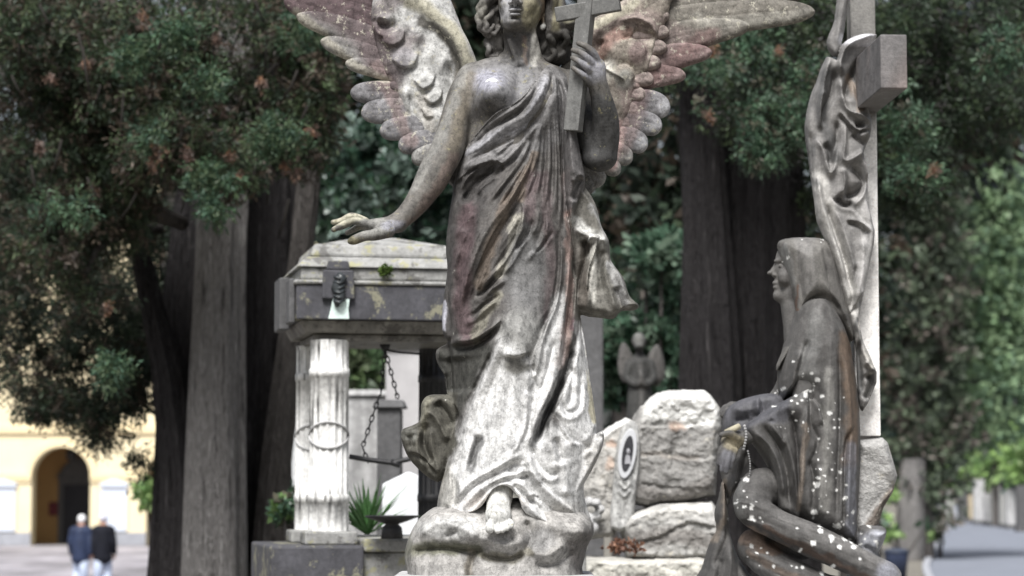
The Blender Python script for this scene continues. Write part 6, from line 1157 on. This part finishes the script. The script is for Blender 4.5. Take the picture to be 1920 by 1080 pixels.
def robe_back(k): return lambda X, Z: 0 * X + k
def build_robe():
    V = Vol(1296, 1680, -110, 150, 565, 1100, 2.0)
    V.relief(closed([(1480, 604), (1490, 572), (1515, 552), (1545, 554), (1572, 590), (1588, 632), (1598, 690), (1606, 760), (1608, 840), (1604, 920), (1600, 980), (1596, 1014), (1560, 1008), (1515, 992), (1474, 968), (1458, 952), (1448, 915), (1440, 880), (1424, 852), (1402, 822), (1390, 800), (1418, 780), (1462, 760), (1494, 738), (1476, 742), (1462, 748), (1456, 715), (1462, 670)], 3), 90, 44, 80, 0, k=3, edge=4, rough=(24, 2.5, 4.1), sharp=0.9, strokes=[
        ('s', [(1492, 736), (1520, 760), (1530, 800)], 10, 8), ('r', [(1502, 740), (1496, 800), (1490, 870), (1484, 950)], 8, 9), ('v', [(1480, 760), (1478, 830), (1476, 950)], 8, 14), ('r', [(1392, 800), (1425, 830), (1446, 872), (1456, 920)], 6, 9), ('v', [(1410, 792), (1432, 820), (1452, 850)], 6, 8), ('r', [(1420, 782), (1444, 812), (1462, 838)], 7, 9), ('v', [(1450, 772), (1462, 800), (1470, 830)], 7, 9), ('b', (1445, 790, 0.4), (30, 16), 10),
        ('v', [(1510, 740), (1506, 790), (1520, 830), (1500, 880)], 5, 7), ('r', [(1545, 620), (1540, 720), (1535, 820), (1530, 960)], 10, 7), ('v', [(1560, 640), (1562, 760), (1556, 880), (1552, 980)], 5, 9), ('r', [(1572, 660), (1580, 780), (1574, 900), (1570, 990)], 7, 7), ('v', [(1590, 800), (1572, 830), (1568, 900), (1566, 990)], 4, 11), ('s', [(1596, 990), (1592, 900), (1594, 820)], 10, -6), ('v', [(1504, 860), (1512, 900), (1508, 960)], 5, 9), ('r', [(1520, 870), (1522, 920), (1518, 970)], 6, 6), ('r', [(1490, 660), (1478, 700), (1472, 740)], 6, 8), ('v', [(1504, 640), (1490, 690), (1482, 735)], 5, 8)])
    V.relief(closed([(1506, 728), (1470, 748), (1420, 776), (1390, 799), (1394, 820), (1412, 838), (1428, 862), (1440, 896), (1447, 948), (1462, 960), (1486, 966), (1494, 900), (1500, 820), (1508, 760)], 3), 32, 14, 60, 58, k=4, edge=3, sharp=0.8, strokes=[('r', [(1400, 806), (1430, 836), (1448, 876), (1456, 930)], 6, 9), ('v', [(1416, 796), (1444, 830), (1462, 880), (1468, 950)], 6, 11), ('r', [(1436, 782), (1462, 830), (1476, 890), (1480, 955)], 6, 8), ('v', [(1462, 764), (1478, 810), (1486, 870), (1490, 940)], 5, 9), ('b', (1470, 768, 0.5), (30, 16), 8), ('v', [(1430, 790), (1446, 800), (1458, 822)], 4, 8), ('s', [(1446, 948), (1438, 894), (1424, 858), (1396, 820)], 6, 6)])
    # mantle in front: over the far arm, hanging from the knees
    V.relief(closed([(1352, 780), (1372, 756), (1410, 742), (1450, 738), (1470, 760), (1440, 790), (1404, 800), (1398, 850), (1420, 880), (1400, 900), (1372, 920), (1358, 960), (1352, 990), (1360, 930), (1346, 880), (1350, 830)], 3), 30, 16, 30, 10, k=4, strokes=[('s', [(1418, 742), (1424, 770), (1430, 790)], 8, 9), ('r', [(1412, 745), (1415, 780)], 4, 10), ('v', [(1360, 800), (1366, 850), (1358, 900)], 8, 10), ('r', [(1382, 850), (1372, 900), (1358, 950)], 8, 8), ('v', [(1394, 850), (1382, 900)], 5, 9), ('r', [(1366, 765), (1390, 770), (1420, 764)], 8, 6), ('v', [(1372, 790), (1400, 784)], 5, 8)])
    V.relief(closed([(1352, 900), (1362, 960), (1366, 1000), (1380, 1040), (1400, 1070), (1420, 1100), (1298, 1100), (1312, 1060), (1328, 1010), (1340, 990), (1336, 960), (1344, 930)], 3), 56, 24, 40, 0, k=6, strokes=[('r', [(1352, 900), (1350, 960), (1336, 1010)], 5, 10), ('v', [(1360, 960), (1352, 1010), (1330, 1060)], 7, 14), ('r', [(1366, 990), (1362, 1040), (1356, 1090)], 7, 10), ('v', [(1376, 1020), (1376, 1090)], 5, 10), ('r', [(1380, 1000), (1395, 1050), (1400, 1095)], 6, 8), ('v', [(1346, 1040), (1336, 1090)], 5, 10)])
    # folded cloth at the right of the seat
    V.relief(closed([(1598, 984), (1630, 980), (1652, 986), (1650, 1006), (1640, 1030), (1646, 1044), (1660, 1080), (1664, 1100), (1600, 1100), (1592, 1040)], 3), 78, 22, 60, 0, k=5, strokes=[('v', [(1602, 1018), (1625, 1030), (1645, 1034)], 5, 14), ('r', [(1610, 990), (1635, 996), (1648, 992)], 7, 8), ('v', [(1640, 1040), (1650, 1070)], 5, 10)])
    return V
bmesh_part('robe', build_robe(), M_BRONZE, MOU, BZ, [('line', [(1520, 600), (1505, 680), (1495, 740)], 16, BZL, 0.6), ('line', [(1496, 800), (1484, 950)], 7, (0.2, 0.165, 0.135), 0.7), ('line', [(1574, 640), (1585, 780), (1580, 860)], 16, BZB, 0.8), ('line', [(1580, 840), (1582, 990)], 12, BLU, 0.6), ('line', [(1480, 770), (1474, 950)], 9, BZD, 0.7), ('blob', (1500, 730, 16, 12), (0.5, 0.5, 0.48), 0.8), ('line', [(1540, 700), (1530, 950)], 10, (0.24, 0.235, 0.22), 0.6),
    ('poly', [(1350, 740), (1470, 735), (1470, 790), (1400, 800), (1350, 880)], 6, (0.085, 0.085, 0.095), 0.9), ('blob', (1628, 1008, 30, 22), (0.36, 0.37, 0.41), 0.85), ('line', [(1354, 900), (1350, 970), (1330, 1010)], 8, (0.25, 0.21, 0.17), 0.7), ('blob', (1636, 1080, 28, 30), (0.17, 0.17, 0.16), 0.7)])
def build_veil():
    V = Vol(1440, 1620, -80, 120, 438, 700, 2.0)
    V.relief(closed([(1457, 458), (1472, 449), (1510, 447), (1545, 451), (1560, 475), (1573, 525), (1586, 575), (1598, 632), (1586, 640), (1566, 610), (1546, 586), (1522, 578), (1502, 588), (1492, 615), (1480, 655), (1462, 684), (1455, 696), (1453, 684), (1468, 650), (1482, 612), (1486, 580), (1480, 545), (1470, 510), (1461, 482)], 3), 66, 50, 62, 13, k=3, edge=3, sharp=0.5, strokes=[
        ('r', [(1468, 455), (1476, 510), (1488, 570), (1490, 610)], 5, 7), ('v', [(1486, 452), (1490, 510), (1500, 575)], 4, 5), ('r', [(1512, 450), (1515, 510), (1520, 570)], 10, 4), ('v', [(1535, 460), (1545, 530), (1556, 580)], 5, 5), ('r', [(1552, 480), (1565, 550), (1580, 610)], 6, 6), ('r', [(1590, 636), (1562, 592), (1532, 574), (1506, 584), (1492, 612)], 5, 6), ('v', [(1570, 590), (1548, 566), (1524, 560), (1504, 574)], 5, 5), ('r', [(1484, 620), (1470, 660), (1457, 690)], 4, 5)])
    V.ell((1455, 0, 505), (12, 26, 40), 3, cut=True)
    return V
bmesh_part('veil', build_veil(), M_BRONZE, MOU, (0.125, 0.12, 0.112), [('line', [(1500, 455), (1505, 540)], 18, (0.17, 0.165, 0.16), 0.6), ('line', [(1466, 470), (1478, 540)], 7, BZL, 0.8), ('line', [(1491, 540), (1490, 590)], 3, (0.12, 0.07, 0.05), 0.7), ('line', [(1545, 480), (1560, 560), (1580, 610)], 10, BZD, 0.5)])
# rosary: bracelet of beads and a hanging string
RO = bpy.data.objects.new('rosary', None); link(RO, MOU); RO.empty_display_size = 0.05
m = MB()
def W9(x, d, y): return Vector(to_world(np.array([[x, d, y]], np.float32), YM)[0])
def bead(m, c, r, n=8):
    m.lathe([(r * math.sin(math.pi * i / 5) + 1e-4, c.z - r * math.cos(math.pi * i / 5)) for i in range(6)], n, (c.x, c.y))
for k in range(9): bead(m, W9(1386 + 2.2 * math.sin(k * 0.5), 88 - 0.3 * (k - 4) ** 2, 800 + k * 5.2), 0.0058)
for k in range(14): bead(m, W9(1391 + 4 * math.sin(k * 0.25), 92 - k * 0.5, 846 + k * 4.5), 0.0034)
m.build('bead', M_PALE, RO, smooth=True)
m = MB(); q = [W9(1376, 86, 800), W9(1364, 92, 806), W9(1350, 96, 812)]; m.tube(q, [0.011, 0.012, 0.011], 8); m.build('cuff', plain('ivory_cuff', (0.5, 0.46, 0.34), 0.5), MOU, smooth=True)

# stone cross behind her
CRS = thing('memorial_cross', P(1620, 1100, 9.05), 'tall square stone cross with its arm pointing at the viewer, a cloth draped over it', 'cross')
M_POST = stone_mat('pale_cross_stone', rough=0.7, fine=90, lich=0.7, streak=0.25)
def tone_box(name, m, mat, parent, cf, bev=0.004, sub=40):
    o = m.build(name, mat, parent, bev); me = o.data
    import bmesh
    bm = bmesh.new(); bm.from_mesh(me); bmesh.ops.subdivide_edges(bm, edges=[e for e in bm.edges if e.calc_length() > 0.3], cuts=sub, use_grid_fill=True); bm.to_mesh(me); bm.free()
    n = len(me.vertices); v = np.empty(n * 3, np.float32); me.vertices.foreach_get('co', v); v = v.reshape(-1, 3) + np.array(parent.location, np.float32)
    t = np.ones((n, 4), np.float32); t[:, :3] = cf(v); a = me.color_attributes.new('tone', 'FLOAT_COLOR', 'POINT'); a.data.foreach_set('color', t.ravel()); return o
zt = lambda py, Y: P(960, py, Y).z
yc = 9.06; x0, x1 = P(1594, 300, yc).x, P(1641, 300, yc).x
zb, ztop, zbar0, zbar1 = zt(818, yc), zt(-160, yc), zt(211, yc - 0.05), zt(116, yc - 0.05)
m = MB(); m.box(x0, x1, yc - 0.05, yc + 0.05, zb, ztop)
def pc(v):
    k = sstep(zbar0 - 0.12, zbar0 + 0.02, v[:, 2] + 0.02 * vnoise(v, 20, 2))[:, None]; return np.array((0.92, 0.9, 0.87), np.float32) * (1 - k) + np.array((0.17, 0.165, 0.155), np.float32) * k
tone_box('post', m, M_POST, CRS, pc)
m = MB(); hw = (x1 - x0) * 0.47; m.box(-hw, hw, -0.62, 0.56, zbar0, zbar1); m.M = Matrix.Identity(4)
o = MB(); o.M = Matrix.Translation(((x0 + x1) / 2, yc, 0)) @ Matrix.Rotation(R(-2.6), 4, 'Z').inverted(); o.box(-hw - 0.003, hw + 0.003, -0.60, 0.55, zbar0, zbar1)
tone_box('crossbar', o, M_POST, CRS, lambda v: np.tile(np.array((0.13, 0.125, 0.125), np.float32), (len(v), 1)) * (1 + 0.35 * vnoise(v, 14, 3)[:, None]) + np.array((0.05, 0.025, 0.015), np.float32) * sstep(0.1, 0.4, vnoise(v + 9, 9, 2))[:, None], sub=20)
def build_shroud():
    V = Vol(1500, 1660, -30, 140, -16, 790, 2.0)
    V.relief(closed([(1574, -14), (1593, -14), (1588, 40), (1580, 80), (1570, 108), (1556, 98), (1552, 76), (1566, 40)], 3), 18, 8, 18, 26, k=3, strokes=[('r', [(1584, -10), (1576, 40), (1566, 90)], 4, 6), ('v', [(1590, 0), (1584, 50), (1574, 90)], 3, 6)])
    V.relief(closed([(1568, 116), (1574, 94), (1590, 76), (1616, 66), (1646, 66), (1640, 78), (1630, 90), (1627, 130), (1628, 205), (1634, 232), (1630, 262), (1618, 290), (1626, 330), (1624, 380), (1637, 436), (1631, 480), (1614, 560), (1606, 600), (1612, 640), (1638, 700), (1630, 735), (1610, 772), (1602, 740), (1600, 660), (1588, 600), (1570, 540), (1548, 462), (1530, 420), (1525, 380), (1518, 330), (1514, 295), (1508, 242), (1519, 185), (1530, 158), (1550, 108)], 2), 26, 9, 12, 24, k=3, edge=3, rough=(26, 2.5, 6.6), sharp=0.9, strokes=[
        ('r', [(1574, 150), (1572, 118), (1590, 90), (1640, 70)], 8, 16), ('v', [(1630, 100), (1604, 130), (1590, 160), (1582, 195)], 9, 20), ('r', [(1572, 150), (1576, 190), (1586, 214), (1612, 224), (1630, 240)], 6, 14), ('v', [(1598, 130), (1606, 180), (1620, 215)], 5, 10), ('r', [(1610, 130), (1612, 180), (1624, 215)], 4, 8),
        ('s', [(1572, 216), (1590, 240), (1606, 250), (1628, 246)], 10, -12), ('v', [(1600, 240), (1618, 240)], 6, 14), ('r', [(1608, 262), (1626, 252)], 7, 10), ('v', [(1595, 255), (1610, 270), (1622, 274)], 6, 12), ('r', [(1582, 230), (1580, 270), (1578, 306), (1600, 300), (1620, 284)], 5, 9), ('v', [(1568, 230), (1566, 270), (1560, 300), (1554, 326)], 6, 12), ('r', [(1556, 108), (1544, 150), (1536, 200), (1532, 250)], 6, 10), ('v', [(1566, 130), (1556, 180), (1540, 215), (1538, 250)], 6, 13), ('r', [(1548, 180), (1536, 188), (1534, 230), (1540, 250)], 5, 9),
        ('r', [(1524, 264), (1538, 288), (1550, 330), (1560, 316), (1568, 270)], 5, 11), ('v', [(1540, 275), (1552, 290), (1552, 315)], 6, 10), ('v', [(1516, 250), (1520, 300), (1524, 370)], 4, 8), ('v', [(1590, 310), (1612, 336), (1616, 350), (1598, 368), (1574, 372)], 10, 22), ('v', [(1564, 372), (1580, 388), (1596, 384)], 7, 18), ('r', [(1576, 320), (1578, 350), (1572, 372)], 5, 9), ('r', [(1620, 300), (1622, 340), (1612, 372), (1596, 392)], 4, 10), ('s', [(1552, 374), (1570, 392), (1592, 396), (1612, 420), (1628, 438)], 10, 8),
        ('r', [(1526, 330), (1536, 390), (1556, 450), (1578, 530)], 7, 10), ('v', [(1542, 380), (1560, 440), (1580, 500), (1592, 560)], 6, 12), ('r', [(1556, 390), (1576, 440), (1592, 500), (1596, 580)], 7, 9), ('s', [(1582, 418), (1606, 424), (1626, 440)], 8, -11), ('r', [(1612, 450), (1610, 510), (1598, 570)], 9, 8), ('v', [(1598, 500), (1592, 560), (1588, 590)], 4, 9), ('s', [(1586, 592), (1600, 568), (1618, 545)], 8, -8), ('r', [(1608, 600), (1606, 650), (1620, 690)], 7, 8), ('v', [(1600, 640), (1606, 690), (1608, 740)], 5, 12), ('v', [(1618, 700), (1626, 720), (1614, 752)], 8, 20), ('r', [(1612, 680), (1632, 700)], 4, 9)])
    return V
bmesh_part('shroud', build_shroud(), M_BRONZE, CRS, (0.17, 0.165, 0.16), [('blob', (1610, 80, 40, 14), (0.5, 0.5, 0.52), 0.85), ('line', [(1530, 340), (1550, 430), (1585, 560), (1600, 680)], 18, (0.42, 0.41, 0.39), 0.8), ('line', [(1605, 330), (1618, 420), (1616, 540)], 16, (0.42, 0.41, 0.4), 0.8), ('line', [(1545, 150), (1538, 220), (1560, 300)], 14, (0.075, 0.075, 0.075), 0.8), ('blob', (1598, 350, 22, 24), (0.09, 0.085, 0.08), 0.8), ('line', [(1610, 600), (1625, 690)], 9, (0.46, 0.44, 0.4), 0.8), ('line', [(1600, 600), (1605, 740)], 5, (0.05, 0.05, 0.05), 0.8), ('line', [(1512, 250), (1522, 350)], 7, (0.1, 0.1, 0.1), 0.7), ('line', [(1590, 150), (1612, 210)], 8, (0.2, 0.15, 0.11), 0.6)], [])
def build_foot():
    V = Vol(1570, 1700, -110, 130, 800, 1110, 2.5)
    V.relief([(1596, 822), (1650, 818), (1660, 828), (1668, 856), (1677, 890), (1668, 920), (1650, 950), (1640, 985), (1646, 1110), (1585, 1110), (1588, 900)], 58, 18, 90, -8, k=2, rough=(34, 6, 8.8), strokes=[('s', [(1672, 905), (1640, 936), (1610, 975)], 22, -10), ('r', [(1600, 830), (1640, 850), (1665, 890)], 16, 6), ('v', [(1650, 820), (1662, 860)], 4, 5)])
    return V
vmesh('rock_foot', build_foot(), 9.05, M_ROCK, CRS, (0.36, 0.355, 0.345), [('poly', [(1672, 900), (1640, 936), (1606, 985), (1660, 985)], 5, (0.14, 0.115, 0.095), 0.9)])
# block under the mourner and the cross, below the picture
a, b = P(1290, 1096, 9), P(1690, 1096, 9); m = MB(); m.box(a.x, b.x, 8.62, 9.35, 0, a.z); m.build('plinth', M_PALE, MOU, 0.015)
